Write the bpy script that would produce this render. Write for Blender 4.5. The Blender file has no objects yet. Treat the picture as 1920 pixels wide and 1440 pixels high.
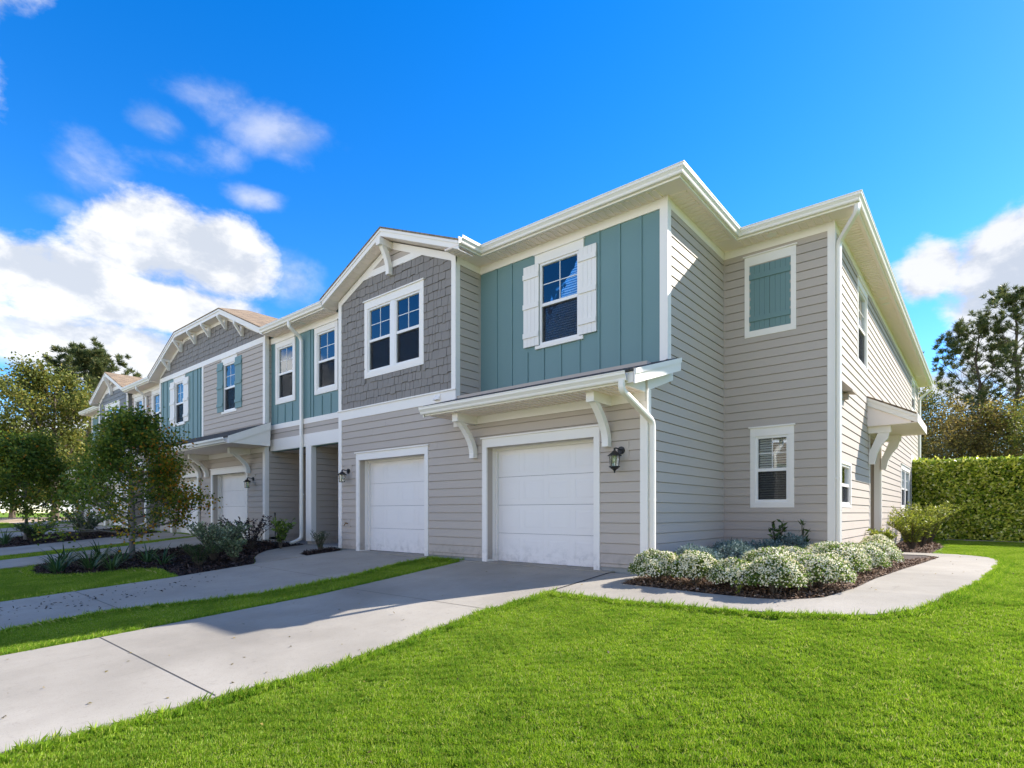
import bpy, bmesh, math, random
import numpy as np
from mathutils import Vector, Quaternion

random.seed(7)
rng = np.random.default_rng(11)
scene = bpy.context.scene
COL = scene.collection
R = math.radians

# ------------------------------------------------------------------ camera
cam_d = bpy.data.cameras.new('camera')
cam_d.sensor_width = 36.0
cam_d.lens = 19.8
cam_d.shift_y = 0.1255
cam_d.clip_start = 0.05
cam_d.clip_end = 3000
cam = bpy.data.objects.new('camera', cam_d)
COL.objects.link(cam)
cam.location = (0, 0, 0)
YAW = math.atan2(882, 1056)
cam.rotation_euler = (R(90), 0, YAW)
scene.camera = cam

# ------------------------------------------------------------------ sun, sky, exposure
SUN = Vector((0.72, 1.20, 1.0)).normalized()          # towards the sun
SUN_EL = math.asin(SUN.z)
SUN_AZ = math.atan2(SUN.x, SUN.y)                     # clockwise from +Y
SUN_STRENGTH = 2.55
SKY_STRENGTH = 0.075
scene.view_settings.view_transform = 'Standard'
scene.view_settings.look = 'None'
scene.view_settings.gamma = 1.0
scene.view_settings.exposure = 2.05
scene.view_settings.use_curve_mapping = False

ld = bpy.data.lights.new('sun', 'SUN')
ld.energy = SUN_STRENGTH
ld.angle = R(0.55)
ld.color = (1.0, 0.95, 0.87)
lo = bpy.data.objects.new('sun', ld)
COL.objects.link(lo)
lo.rotation_mode = 'QUATERNION'
lo.rotation_quaternion = (-SUN).to_track_quat('-Z', 'Y')
lo.location = SUN * 60


class NT:
    """small helper to write node trees tersely"""
    def __init__(self, tree):
        self.t = tree
        self.n = tree.nodes
        self.l = tree.links

    def node(self, typ, **kw):
        nd = self.n.new(typ)
        for k, v in kw.items():
            setattr(nd, k, v)
        return nd

    def put(self, sock, val):
        if hasattr(val, 'is_output'):
            self.l.new(val, sock)
        else:
            sock.default_value = val

    def math(self, op, a, b=0.0, c=0.0, clamp=False):
        nd = self.node('ShaderNodeMath', operation=op)
        nd.use_clamp = clamp
        self.put(nd.inputs[0], a)
        self.put(nd.inputs[1], b)
        self.put(nd.inputs[2], c)
        return nd.outputs[0]

    def mix(self, fac, a, b, mode='MIX'):
        nd = self.node('ShaderNodeMix', data_type='RGBA', blend_type=mode)
        self.put(nd.inputs[0], fac)
        self.put(nd.inputs[6], a if hasattr(a, 'is_output') else (*a, 1.0))
        self.put(nd.inputs[7], b if hasattr(b, 'is_output') else (*b, 1.0))
        return nd.outputs[2]

    def ramp(self, fac, stops):
        nd = self.node('ShaderNodeValToRGB')
        self.put(nd.inputs[0], fac)
        cr = nd.color_ramp
        while len(cr.elements) < len(stops):
            cr.elements.new(0.5)
        for e, (p, c) in zip(cr.elements, stops):
            e.position = p
            e.color = (*c, 1.0)
        return nd.outputs[0]

    def noise(self, vec, scale, detail=4, rough=0.55, dist=0.0):
        nd = self.node('ShaderNodeTexNoise')
        if vec is not None:
            self.l.new(vec, nd.inputs['Vector'])
        nd.inputs['Scale'].default_value = scale
        nd.inputs['Detail'].default_value = detail
        nd.inputs['Roughness'].default_value = rough
        nd.inputs['Distortion'].default_value = dist
        return nd.outputs[0]

    def smooth(self, x, lo_, hi_):
        nd = self.node('ShaderNodeMapRange', interpolation_type='SMOOTHSTEP')
        self.put(nd.inputs[0], x)
        nd.inputs[1].default_value = lo_
        nd.inputs[2].default_value = hi_
        return nd.outputs[0]


world = bpy.data.worlds.new('World')
scene.world = world
world.use_nodes = True
w = NT(world.node_tree)
w.n.clear()
w_out = w.node('ShaderNodeOutputWorld')
w_bg = w.node('ShaderNodeBackground')
w_bg.inputs[1].default_value = SKY_STRENGTH
w.l.new(w_bg.outputs[0], w_out.inputs[0])
sky = w.node('ShaderNodeTexSky', sky_type='NISHITA')
sky.sun_disc = False
sky.sun_elevation = SUN_EL
sky.sun_rotation = SUN_AZ
sky.altitude = 0
sky.air_density = 1.0
sky.dust_density = 0.1
sky.ozone_density = 4.0
hs = w.node('ShaderNodeHueSaturation')
hs.inputs['Hue'].default_value = 0.509
hs.inputs['Saturation'].default_value = 1.36
hs.inputs['Value'].default_value = 1.0
w.l.new(sky.outputs[0], hs.inputs['Color'])
tc = w.node('ShaderNodeTexCoord')
sep = w.node('ShaderNodeSeparateXYZ')
w.l.new(tc.outputs['Generated'], sep.inputs[0])
az = w.math('ARCTAN2', sep.outputs[0], sep.outputs[1])
el = w.math('ARCSINE', sep.outputs[2])


def sky_dir(px, py):
    """azimuth (clockwise from +Y) and elevation of a direction in the sky"""
    a = math.atan((px - 960) / 1056) - YAW
    e = math.atan((961 - py) / math.hypot(1056, px - 960))
    return a, e


CLOUD_SHIFT = (8.84, 13.9, 1.95)  # offset picked so the view stays clear and clouds gather outside it
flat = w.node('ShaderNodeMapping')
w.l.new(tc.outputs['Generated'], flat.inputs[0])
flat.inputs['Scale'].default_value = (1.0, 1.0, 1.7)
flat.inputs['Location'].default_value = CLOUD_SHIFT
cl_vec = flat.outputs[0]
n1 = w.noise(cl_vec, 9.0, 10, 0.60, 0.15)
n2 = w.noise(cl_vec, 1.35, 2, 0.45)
# clouds added mostly out of view for white fill, thinning towards the zenith
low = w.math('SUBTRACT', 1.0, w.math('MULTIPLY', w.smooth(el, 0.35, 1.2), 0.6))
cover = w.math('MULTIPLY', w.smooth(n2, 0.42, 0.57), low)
# (azimuth, elevation, half-width, half-height, weight)
blobs = [
    (*sky_dir(290, 455), 0.100, 0.070, 1.00), (*sky_dir(400, 490), 0.110, 0.062, 0.98),
    (*sky_dir(110, 530), 0.125, 0.052, 0.95), (*sky_dir(250, 560), 0.22, 0.050, 0.90),
    (*sky_dir(150, 650), 0.22, 0.055, 0.86), (*sky_dir(1755, 500), 0.058, 0.046, 0.80), (*sky_dir(1900, 462), 0.050, 0.046, 0.98),
    (*sky_dir(1800, 730), 0.10, 0.05, 0.70),
]
wisps = [
    (*sky_dir(280, 226), 0.040, 0.020, 0.75), (*sky_dir(525, 252), 0.070, 0.032, 0.95),
    (*sky_dir(410, 185), 0.070, 0.030, 0.60), (*sky_dir(170, 330), 0.060, 0.042, 0.70),
    (*sky_dir(140, 392), 0.055, 0.018, 0.65), (*sky_dir(478, 372), 0.040, 0.014, 0.95),
    (*sky_dir(545, 525), 0.050, 0.050, 0.80), (*sky_dir(420, 290), 0.05, 0.02, 0.45), (*sky_dir(300, 300), 0.08, 0.02, 0.40),
    (*sky_dir(30, 600), 0.10, 0.05, 0.8), (*sky_dir(450, 610), 0.16, 0.04, 0.7),
]


def gauss_max(lst, start=None):
    m0 = start
    for a0, e0, ra, re, wt in lst:
        dx = w.math('DIVIDE', w.math('SUBTRACT', az, a0), ra)
        dy = w.math('DIVIDE', w.math('SUBTRACT', el, e0), re)
        r2 = w.math('ADD', w.math('MULTIPLY', dx, dx), w.math('MULTIPLY', dy, dy))
        g = w.math('MULTIPLY', w.math('POWER', 2.718, w.math('MULTIPLY', r2, -0.7)), wt)
        m0 = g if m0 is None else w.math('MAXIMUM', m0, g)
    return m0


mask = gauss_max(blobs, cover)
wmask = gauss_max(wisps)
dens = w.math('ADD', mask, w.math('MULTIPLY', w.math('SUBTRACT', n1, 0.5), 1.0))
alpha = w.smooth(dens, 0.40, 0.70)
aw = w.math('MULTIPLY', w.smooth(w.math('ADD', wmask, w.math('MULTIPLY', w.math('SUBTRACT', n1, 0.5), 1.3)), 0.25, 1.15), 0.62)
alpha = w.math('MAXIMUM', alpha, aw)
off = w.node('ShaderNodeVectorMath', operation='ADD')
w.l.new(cl_vec, off.inputs[0])
off.inputs[1].default_value = (0.020, 0.030, 0.045)
n1b = w.noise(off.outputs[0], 9.0, 10, 0.60, 0.15)
lit = w.smooth(w.math('SUBTRACT', n1, n1b), -0.13, 0.11)
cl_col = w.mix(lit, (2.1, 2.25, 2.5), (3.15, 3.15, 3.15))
# clouds opposite the sun brightened beyond their lit colour, as fill behind the camera
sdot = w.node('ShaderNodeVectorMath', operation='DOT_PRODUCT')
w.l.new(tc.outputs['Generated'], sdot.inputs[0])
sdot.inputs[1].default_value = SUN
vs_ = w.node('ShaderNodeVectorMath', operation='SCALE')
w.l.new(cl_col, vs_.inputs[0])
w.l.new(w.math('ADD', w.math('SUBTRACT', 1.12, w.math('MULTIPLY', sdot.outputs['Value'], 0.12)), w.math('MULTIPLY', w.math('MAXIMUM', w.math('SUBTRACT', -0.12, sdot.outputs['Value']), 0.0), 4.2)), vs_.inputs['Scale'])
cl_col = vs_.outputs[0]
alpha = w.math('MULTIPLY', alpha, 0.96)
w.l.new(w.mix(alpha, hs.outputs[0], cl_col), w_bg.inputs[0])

# ------------------------------------------------------------------ materials
MATS = {}


def principled(name):
    m = bpy.data.materials.new(name)
    m.use_nodes = True
    t = NT(m.node_tree)
    return m, t, t.n['Principled BSDF'], t.n['Material Output']


def paint(name, col, rough=0.55, var=0.06, scale=1.3, bump=0.0, bscale=60, spec=0.35, streak=0.0, metal=0.0):
    m, t, b, o = principled(name)
    geo = t.node('ShaderNodeNewGeometry')
    n = t.noise(geo.outputs['Position'], scale, 5, 0.6)
    f = t.math('ADD', t.math('MULTIPLY', t.math('SUBTRACT', n, 0.5), 2 * var), 1.0)
    rp = t.node('ShaderNodeObjectInfo').outputs['Random']
    f = t.math('MULTIPLY', f, t.math('ADD', t.math('MULTIPLY', t.math('SUBTRACT', rp, 0.5), var * 0.7), 1.0))
    if streak:
        mp = t.node('ShaderNodeMapping')
        t.l.new(geo.outputs['Position'], mp.inputs[0])
        mp.inputs['Scale'].default_value = (9, 9, 0.6)
        s = t.noise(mp.outputs[0], 2.0, 4, 0.6)
        f = t.math('MULTIPLY', f, t.math('ADD', t.math('MULTIPLY', t.math('SUBTRACT', s, 0.5), streak), 1.0))
    if name in ('siding', 'white', 'door_white'):
        sz = t.node('ShaderNodeSeparateXYZ')
        t.l.new(geo.outputs['Position'], sz.inputs[0])
        lowz = t.math('SUBTRACT', 1.0, t.smooth(sz.outputs[2], -0.98, -0.45))
        f = t.math('MULTIPLY', f, t.math('SUBTRACT', 1.0, t.math('MULTIPLY', t.math('MULTIPLY', lowz, t.smooth(t.noise(geo.outputs['Position'], 7.0, 6, 0.7), 0.40, 0.70)), 0.28)))
    vm = t.node('ShaderNodeVectorMath', operation='SCALE')
    vm.inputs[0].default_value = col
    t.l.new(f, vm.inputs['Scale'])
    t.l.new(vm.outputs[0], b.inputs['Base Color'])
    b.inputs['Roughness'].default_value = rough
    b.inputs['Specular IOR Level'].default_value = spec
    b.inputs['Metallic'].default_value = metal
    if bump:
        bn = t.node('ShaderNodeBump')
        bn.inputs['Strength'].default_value = bump
        bn.inputs['Distance'].default_value = 0.004
        nn = t.noise(geo.outputs['Position'], bscale, 5, 0.6)
        t.l.new(nn, bn.inputs['Height'])
        t.l.new(bn.outputs[0], b.inputs['Normal'])
    MATS[name] = m
    return m


def leafmat(name, stops, trans=0.35, rough=0.5, patch=None):
    """leaf colour by random per leaf, part of the light passing through"""
    m, t, b, o = principled(name)
    geo = t.node('ShaderNodeNewGeometry')
    c = t.ramp(geo.outputs['Random Per Island'], stops)
    if patch:
        n = t.noise(geo.outputs['Position'], patch[0], 2, 0.5)
        c = t.mix(t.smooth(n, patch[1], patch[2]), c, t.ramp(geo.outputs['Random Per Island'], patch[3]))
    t.l.new(c, b.inputs['Base Color'])
    b.inputs['Roughness'].default_value = rough
    b.inputs['Specular IOR Level'].default_value = 0.3
    tr = t.node('ShaderNodeBsdfTranslucent')
    t.l.new(c, tr.inputs[0])
    mx = t.node('ShaderNodeMixShader')
    mx.inputs[0].default_value = trans
    t.l.new(b.outputs[0], mx.inputs[1])
    t.l.new(tr.outputs[0], mx.inputs[2])
    t.l.new(mx.outputs[0], o.inputs[0])
    MATS[name] = m
    return m


paint('siding', (0.490, 0.420, 0.360), 0.62, 0.05, 0.8, 0.25, 45, 0.25)
paint('siding_gray', (0.245, 0.220, 0.200), 0.65, 0.08, 1.5, 0.35, 50, 0.25)
paint('siding_bluegray', (0.225, 0.228, 0.235), 0.65, 0.08, 1.5, 0.35, 50, 0.25)
paint('teal', (0.160, 0.265, 0.268), 0.55, 0.05, 0.9, 0.15, 70, 0.3)
paint('white', (0.88, 0.82, 0.755), 0.5, 0.03, 1.0, 0.1, 80, 0.35)
paint('shutter_white', (0.85, 0.80, 0.75), 0.5, 0.03, 1.0, 0.1, 80, 0.35)
paint('soffit', (0.94, 0.81, 0.74), 0.5, 0.02, 1.0, 0, 80, 0.3)
paint('gutter', (0.86, 0.80, 0.72), 0.35, 0.02, 1.0, 0, 80, 0.5)
paint('vinyl', (0.86, 0.82, 0.78), 0.35, 0.02, 1.0, 0, 80, 0.5)
paint('door_white', (0.86, 0.81, 0.77), 0.45, 0.03, 0.7, 0.06, 90, 0.4)
paint('blind', (0.80, 0.77, 0.70), 0.6, 0.03, 1.0)
paint('black_metal', (0.012, 0.012, 0.013), 0.45, 0.2, 8.0, 0.2, 120, 0.5)
paint('brass', (0.28, 0.17, 0.07), 0.35, 0.1, 8.0, 0, 60, 0.5, 0, 0.8)
paint('foundation', (0.30, 0.295, 0.28), 0.9, 0.25, 4.0, 0.6, 30, 0.2)
paint('tan_panel', (0.36, 0.30, 0.235), 0.6, 0.05, 1.0)
paint('dark_interior', (0.03, 0.03, 0.032), 0.9, 0.1, 1.0)
paint('joint_gap', (0.075, 0.065, 0.055), 0.9, 0.3, 3.0)
paint('dark_gap', (0.02, 0.02, 0.02), 0.9, 0.1, 1.0)
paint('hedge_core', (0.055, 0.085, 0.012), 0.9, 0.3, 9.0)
paint('bark', (0.110, 0.088, 0.068), 0.9, 0.35, 6.0, 0.9, 25, 0.15)
paint('bark_pine', (0.100, 0.075, 0.058), 0.9, 0.4, 3.0, 0.9, 12, 0.15)
paint('bark_pale', (0.19, 0.17, 0.15), 0.9, 0.35, 9.0, 0.9, 30, 0.15)


def mk_concrete():
    m, t, b, o = principled('concrete')
    geo = t.node('ShaderNodeNewGeometry')
    p = geo.outputs['Position']
    a = t.noise(p, 0.55, 6, 0.62)
    c = t.ramp(a, [(0.30, (0.270, 0.240, 0.198)), (0.52, (0.345, 0.308, 0.256)), (0.72, (0.415, 0.372, 0.312))])
    mp = t.node('ShaderNodeMapping')
    t.l.new(p, mp.inputs[0])
    mp.inputs['Scale'].default_value = (5.0, 0.7, 1)
    st = t.noise(mp.outputs[0], 1.6, 6, 0.7)
    c = t.mix(t.math('MULTIPLY', t.smooth(st, 0.58, 0.80), 0.7), c, (0.215, 0.19, 0.16))
    sp = t.noise(p, 95, 3, 0.7)
    c = t.mix(t.math('MULTIPLY', t.smooth(sp, 0.52, 0.75), 0.5), c, (0.17, 0.152, 0.128))
    sp2 = t.noise(p, 14, 6, 0.7)
    c = t.mix(t.math('MULTIPLY', t.smooth(sp2, 0.56, 0.72), 0.42), c, (0.205, 0.182, 0.15))
    t.l.new(c, b.inputs['Base Color'])
    b.inputs['Roughness'].default_value = 0.85
    b.inputs['Specular IOR Level'].default_value = 0.25
    bn = t.node('ShaderNodeBump')
    bn.inputs['Strength'].default_value = 0.5
    bn.inputs['Distance'].default_value = 0.004
    t.l.new(t.noise(p, 130, 4, 0.7), bn.inputs['Height'])
    t.l.new(bn.outputs[0], b.inputs['Normal'])
    MATS['concrete'] = m


def mk_ground():
    m, t, b, o = principled('turf_soil')
    geo = t.node('ShaderNodeNewGeometry')
    p = geo.outputs['Position']
    c = t.ramp(t.noise(p, 2.2, 6, 0.65), [(0.3, (0.10, 0.175, 0.016)), (0.55, (0.155, 0.24, 0.022)), (0.75, (0.22, 0.28, 0.04))])
    t.l.new(c, b.inputs['Base Color'])
    b.inputs['Roughness'].default_value = 0.95
    b.inputs['Specular IOR Level'].default_value = 0.1
    bn = t.node('ShaderNodeBump')
    bn.inputs['Strength'].default_value = 0.8
    bn.inputs['Distance'].default_value = 0.02
    t.l.new(t.noise(p, 60, 4, 0.7), bn.inputs['Height'])
    t.l.new(bn.outputs[0], b.inputs['Normal'])
    MATS['turf_soil'] = m
    m, t, b, o = principled('mulch_soil')
    geo = t.node('ShaderNodeNewGeometry')
    p = geo.outputs['Position']
    c = t.ramp(t.noise(p, 22, 5, 0.7), [(0.3, (0.020, 0.011, 0.008)), (0.6, (0.060, 0.034, 0.024)), (0.8, (0.12, 0.07, 0.045))])
    t.l.new(c, b.inputs['Base Color'])
    b.inputs['Roughness'].default_value = 0.95
    MATS['mulch_soil'] = m
    m, t, b, o = principled('sand')
    geo = t.node('ShaderNodeNewGeometry')
    c = t.ramp(t.noise(geo.outputs['Position'], 0.9, 6, 0.7), [(0.3, (0.30, 0.20, 0.12)), (0.7, (0.52, 0.40, 0.27))])
    t.l.new(c, b.inputs['Base Color'])
    b.inputs['Roughness'].default_value = 0.95
    MATS['sand'] = m


def mk_shingle(name, a, b_, c_, sc=1.0):
    m, t, b, o = principled(name)
    geo = t.node('ShaderNodeNewGeometry')
    br = t.node('ShaderNodeTexBrick')
    t.l.new(geo.outputs['Position'], br.inputs['Vector'])
    mp = t.node('ShaderNodeMapping')
    t.l.new(geo.outputs['Position'], mp.inputs[0])
    mp.inputs['Rotation'].default_value = (0, 0, R(90))
    t.l.new(mp.outputs[0], br.inputs['Vector'])
    br.inputs['Scale'].default_value = 1.0
    br.inputs['Brick Width'].default_value = 0.22
    br.inputs['Row Height'].default_value = 0.145
    br.inputs['Mortar Size'].default_value = 0.008
    br.inputs['Color1'].default_value = (*a, 1)
    br.inputs['Color2'].default_value = (*b_, 1)
    br.inputs['Mortar'].default_value = (*c_, 1)
    n = t.noise(geo.outputs['Position'], 9, 5, 0.7)
    c = t.mix(t.math('MULTIPLY', t.smooth(n, 0.4, 0.7), 0.5), br.outputs[0], b_)
    t.l.new(c, b.inputs['Base Color'])
    b.inputs['Roughness'].default_value = 0.95
    bn = t.node('ShaderNodeBump')
    bn.inputs['Strength'].default_value = 0.9
    bn.inputs['Distance'].default_value = 0.01
    t.l.new(t.math('ADD', t.math('MULTIPLY', br.outputs[1], -1.0), t.noise(geo.outputs['Position'], 60, 3, 0.7)), bn.inputs['Height'])
    t.l.new(bn.outputs[0], b.inputs['Normal'])
    MATS[name] = m


def mk_glass():
    m = bpy.data.materials.new('glass')
    m.use_nodes = True
    t = NT(m.node_tree)
    t.n.clear()
    o = t.node('ShaderNodeOutputMaterial')
    fr = t.node('ShaderNodeFresnel')
    fr.inputs[0].default_value = 1.55
    tr = t.node('ShaderNodeBsdfTransparent')
    tr.inputs[0].default_value = (0.93, 0.95, 0.945, 1)
    gl = t.node('ShaderNodeBsdfGlossy')
    gl.inputs['Roughness'].default_value = 0.0
    gl.inputs[0].default_value = (0.95, 0.98, 1.0, 1)
    geo = t.node('ShaderNodeNewGeometry')
    bn = t.node('ShaderNodeBump')
    bn.inputs['Strength'].default_value = 0.06
    bn.inputs['Distance'].default_value = 0.02
    t.l.new(t.noise(geo.outputs['Position'], 2.2, 2, 0.5), bn.inputs['Height'])
    t.l.new(bn.outputs[0], gl.inputs['Normal'])
    mx = t.node('ShaderNodeMixShader')
    t.l.new(t.math('ADD', t.math('MULTIPLY', fr.outputs[0], 1.15), 0.035, clamp=True), mx.inputs[0])
    t.l.new(tr.outputs[0], mx.inputs[1])
    t.l.new(gl.outputs[0], mx.inputs[2])
    t.l.new(mx.outputs[0], o.inputs[0])
    MATS['glass'] = m
    m = bpy.data.materials.new('lamp_glass')
    m.use_nodes = True
    t = NT(m.node_tree)
    t.n.clear()
    o = t.node('ShaderNodeOutputMaterial')
    tr = t.node('ShaderNodeBsdfTransparent')
    tr.inputs[0].default_value = (0.93, 0.94, 0.93, 1)
    gl = t.node('ShaderNodeBsdfGlossy')
    gl.inputs['Roughness'].default_value = 0.05
    mx = t.node('ShaderNodeMixShader')
    mx.inputs[0].default_value = 0.12
    t.l.new(tr.outputs[0], mx.inputs[1])
    t.l.new(gl.outputs[0], mx.inputs[2])
    t.l.new(mx.outputs[0], o.inputs[0])
    MATS['lamp_glass'] = m
    m = bpy.data.materials.new('insect_screen')
    m.use_nodes = True
    t = NT(m.node_tree)
    t.n.clear()
    o = t.node('ShaderNodeOutputMaterial')
    tr = t.node('ShaderNodeBsdfTransparent')
    df = t.node('ShaderNodeBsdfDiffuse')
    df.inputs[0].default_value = (0.035, 0.037, 0.042, 1)
    mx = t.node('ShaderNodeMixShader')
    mx.inputs[0].default_value = 0.42
    t.l.new(tr.outputs[0], mx.inputs[1])
    t.l.new(df.outputs[0], mx.inputs[2])
    t.l.new(mx.outputs[0], o.inputs[0])
    MATS['insect_screen'] = m


mk_concrete()
m_, t_, b_, o_ = principled('road')
geo_ = t_.node('ShaderNodeNewGeometry')
t_.l.new(t_.ramp(t_.noise(geo_.outputs['Position'], 3.0, 6, 0.7), [(0.3, (0.40, 0.375, 0.34)), (0.7, (0.50, 0.47, 0.43))]), b_.inputs['Base Color'])
b_.inputs['Roughness'].default_value = 0.9
MATS['road'] = m_
mk_ground()
mk_glass()
mk_shingle('shingle_tan', (0.33, 0.235, 0.145), (0.20, 0.142, 0.090), (0.10, 0.07, 0.045))
mk_shingle('shingle_dark', (0.050, 0.048, 0.047), (0.075, 0.070, 0.066), (0.02, 0.02, 0.02))
leafmat('grass', [(0.0, (0.15, 0.28, 0.012)), (0.45, (0.25, 0.39, 0.018)), (0.8, (0.35, 0.47, 0.030)), (0.93, (0.46, 0.50, 0.10)), (1.0, (0.56, 0.47, 0.24))], 0.40, 0.55,
        (1.7, 0.40, 0.64, [(0.0, (0.115, 0.235, 0.010)), (0.6, (0.195, 0.335, 0.015)), (1.0, (0.38, 0.41, 0.06))]))
leafmat('hedge_leaf', [(0.0, (0.07, 0.13, 0.012)), (0.35, (0.25, 0.36, 0.026)), (0.65, (0.55, 0.60, 0.06)), (0.9, (0.78, 0.76, 0.16)), (1.0, (0.86, 0.84, 0.45))], 0.30, 0.30)
leafmat('maple_leaf', [(0.0, (0.06, 0.11, 0.015)), (0.5, (0.125, 0.19, 0.024)), (0.85, (0.23, 0.28, 0.035)), (1.0, (0.36, 0.33, 0.04))], 0.5, 0.5)
leafmat('maple_orange', [(0.0, (0.22, 0.22, 0.018)), (0.45, (0.42, 0.29, 0.018)), (0.8, (0.56, 0.26, 0.02)), (1.0, (0.52, 0.13, 0.02))], 0.45, 0.5)
leafmat('oak_leaf', [(0.0, (0.075, 0.10, 0.02)), (0.5, (0.165, 0.19, 0.032)), (0.8, (0.25, 0.245, 0.045)), (1.0, (0.36, 0.28, 0.055))], 0.45, 0.55)
leafmat('dry_leaf', [(0.0, (0.07, 0.055, 0.02)), (0.5, (0.17, 0.13, 0.035)), (0.8, (0.29, 0.23, 0.06)), (1.0, (0.40, 0.27, 0.07))], 0.45, 0.6)
leafmat('pine_needle', [(0.0, (0.045, 0.07, 0.025)), (0.5, (0.095, 0.125, 0.04)), (0.85, (0.18, 0.19, 0.055)), (1.0, (0.28, 0.24, 0.09))], 0.35, 0.5)
leafmat('bush_leaf', [(0.0, (0.07, 0.12, 0.022)), (0.6, (0.15, 0.235, 0.04)), (1.0, (0.27, 0.35, 0.06))], 0.4, 0.5)
leafmat('flower', [(0.0, (0.70, 0.62, 0.34)), (0.4, (0.86, 0.79, 0.54)), (1.0, (0.90, 0.85, 0.68))], 0.25, 0.6)
leafmat('dusty_leaf', [(0.0, (0.075, 0.125, 0.105)), (0.6, (0.155, 0.225, 0.205)), (1.0, (0.33, 0.41, 0.38))], 0.2, 0.6)
leafmat('dark_leaf', [(0.0, (0.016, 0.036, 0.010)), (0.6, (0.035, 0.075, 0.015)), (1.0, (0.08, 0.13, 0.03))], 0.2, 0.4)
leafmat('variegated_leaf', [(0.0, (0.075, 0.115, 0.055)), (0.5, (0.14, 0.19, 0.09)), (0.75, (0.25, 0.30, 0.16)), (1.0, (0.45, 0.47, 0.30))], 0.2, 0.5)
leafmat('purple_leaf', [(0.0, (0.018, 0.012, 0.015)), (0.6, (0.038, 0.024, 0.027)), (1.0, (0.075, 0.045, 0.045))], 0.2, 0.5)
leafmat('yellow_leaf', [(0.0, (0.13, 0.17, 0.016)), (0.5, (0.25, 0.29, 0.03)), (1.0, (0.42, 0.42, 0.07))], 0.35, 0.5)
leafmat('strap_leaf', [(0.0, (0.022, 0.060, 0.018)), (0.6, (0.050, 0.105, 0.032)), (1.0, (0.10, 0.165, 0.055))], 0.2, 0.35)
leafmat('chip_dark', [(0.0, (0.012, 0.007, 0.006)), (0.5, (0.040, 0.023, 0.018)), (0.85, (0.085, 0.052, 0.040)), (1.0, (0.17, 0.12, 0.10))], 0.0, 0.85)
leafmat('chip_tan', [(0.0, (0.07, 0.038, 0.022)), (0.5, (0.19, 0.110, 0.065)), (0.85, (0.30, 0.19, 0.12)), (1.0, (0.42, 0.31, 0.22))], 0.0, 0.85)
leafmat('crumb', [(0.0, (0.02, 0.014, 0.01)), (1.0, (0.07, 0.05, 0.035))], 0.0, 0.9)

# ------------------------------------------------------------------ object helpers


def link(name, data, parent=None):
    o = bpy.data.objects.new(name, data)
    COL.objects.link(o)
    if parent is not None:
        o.parent = parent
    return o


def tag(o, label=None, cat=None, group=None, kind=None):
    if label:
        o['label'] = label
    if cat:
        o['category'] = cat
    if group:
        o['group'] = group
    if kind:
        o['kind'] = kind
    return o


class Fr:
    """wall frame: u along the wall, v up, d out of the wall"""
    def __init__(self, kind, c):
        self.k, self.c = kind, c

    def __call__(self, u, v, d):
        if self.k == 'F':
            return (u, self.c - d, v)
        if self.k == 'R':
            return (self.c + d, u, v)
        return (u, d, v)


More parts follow.
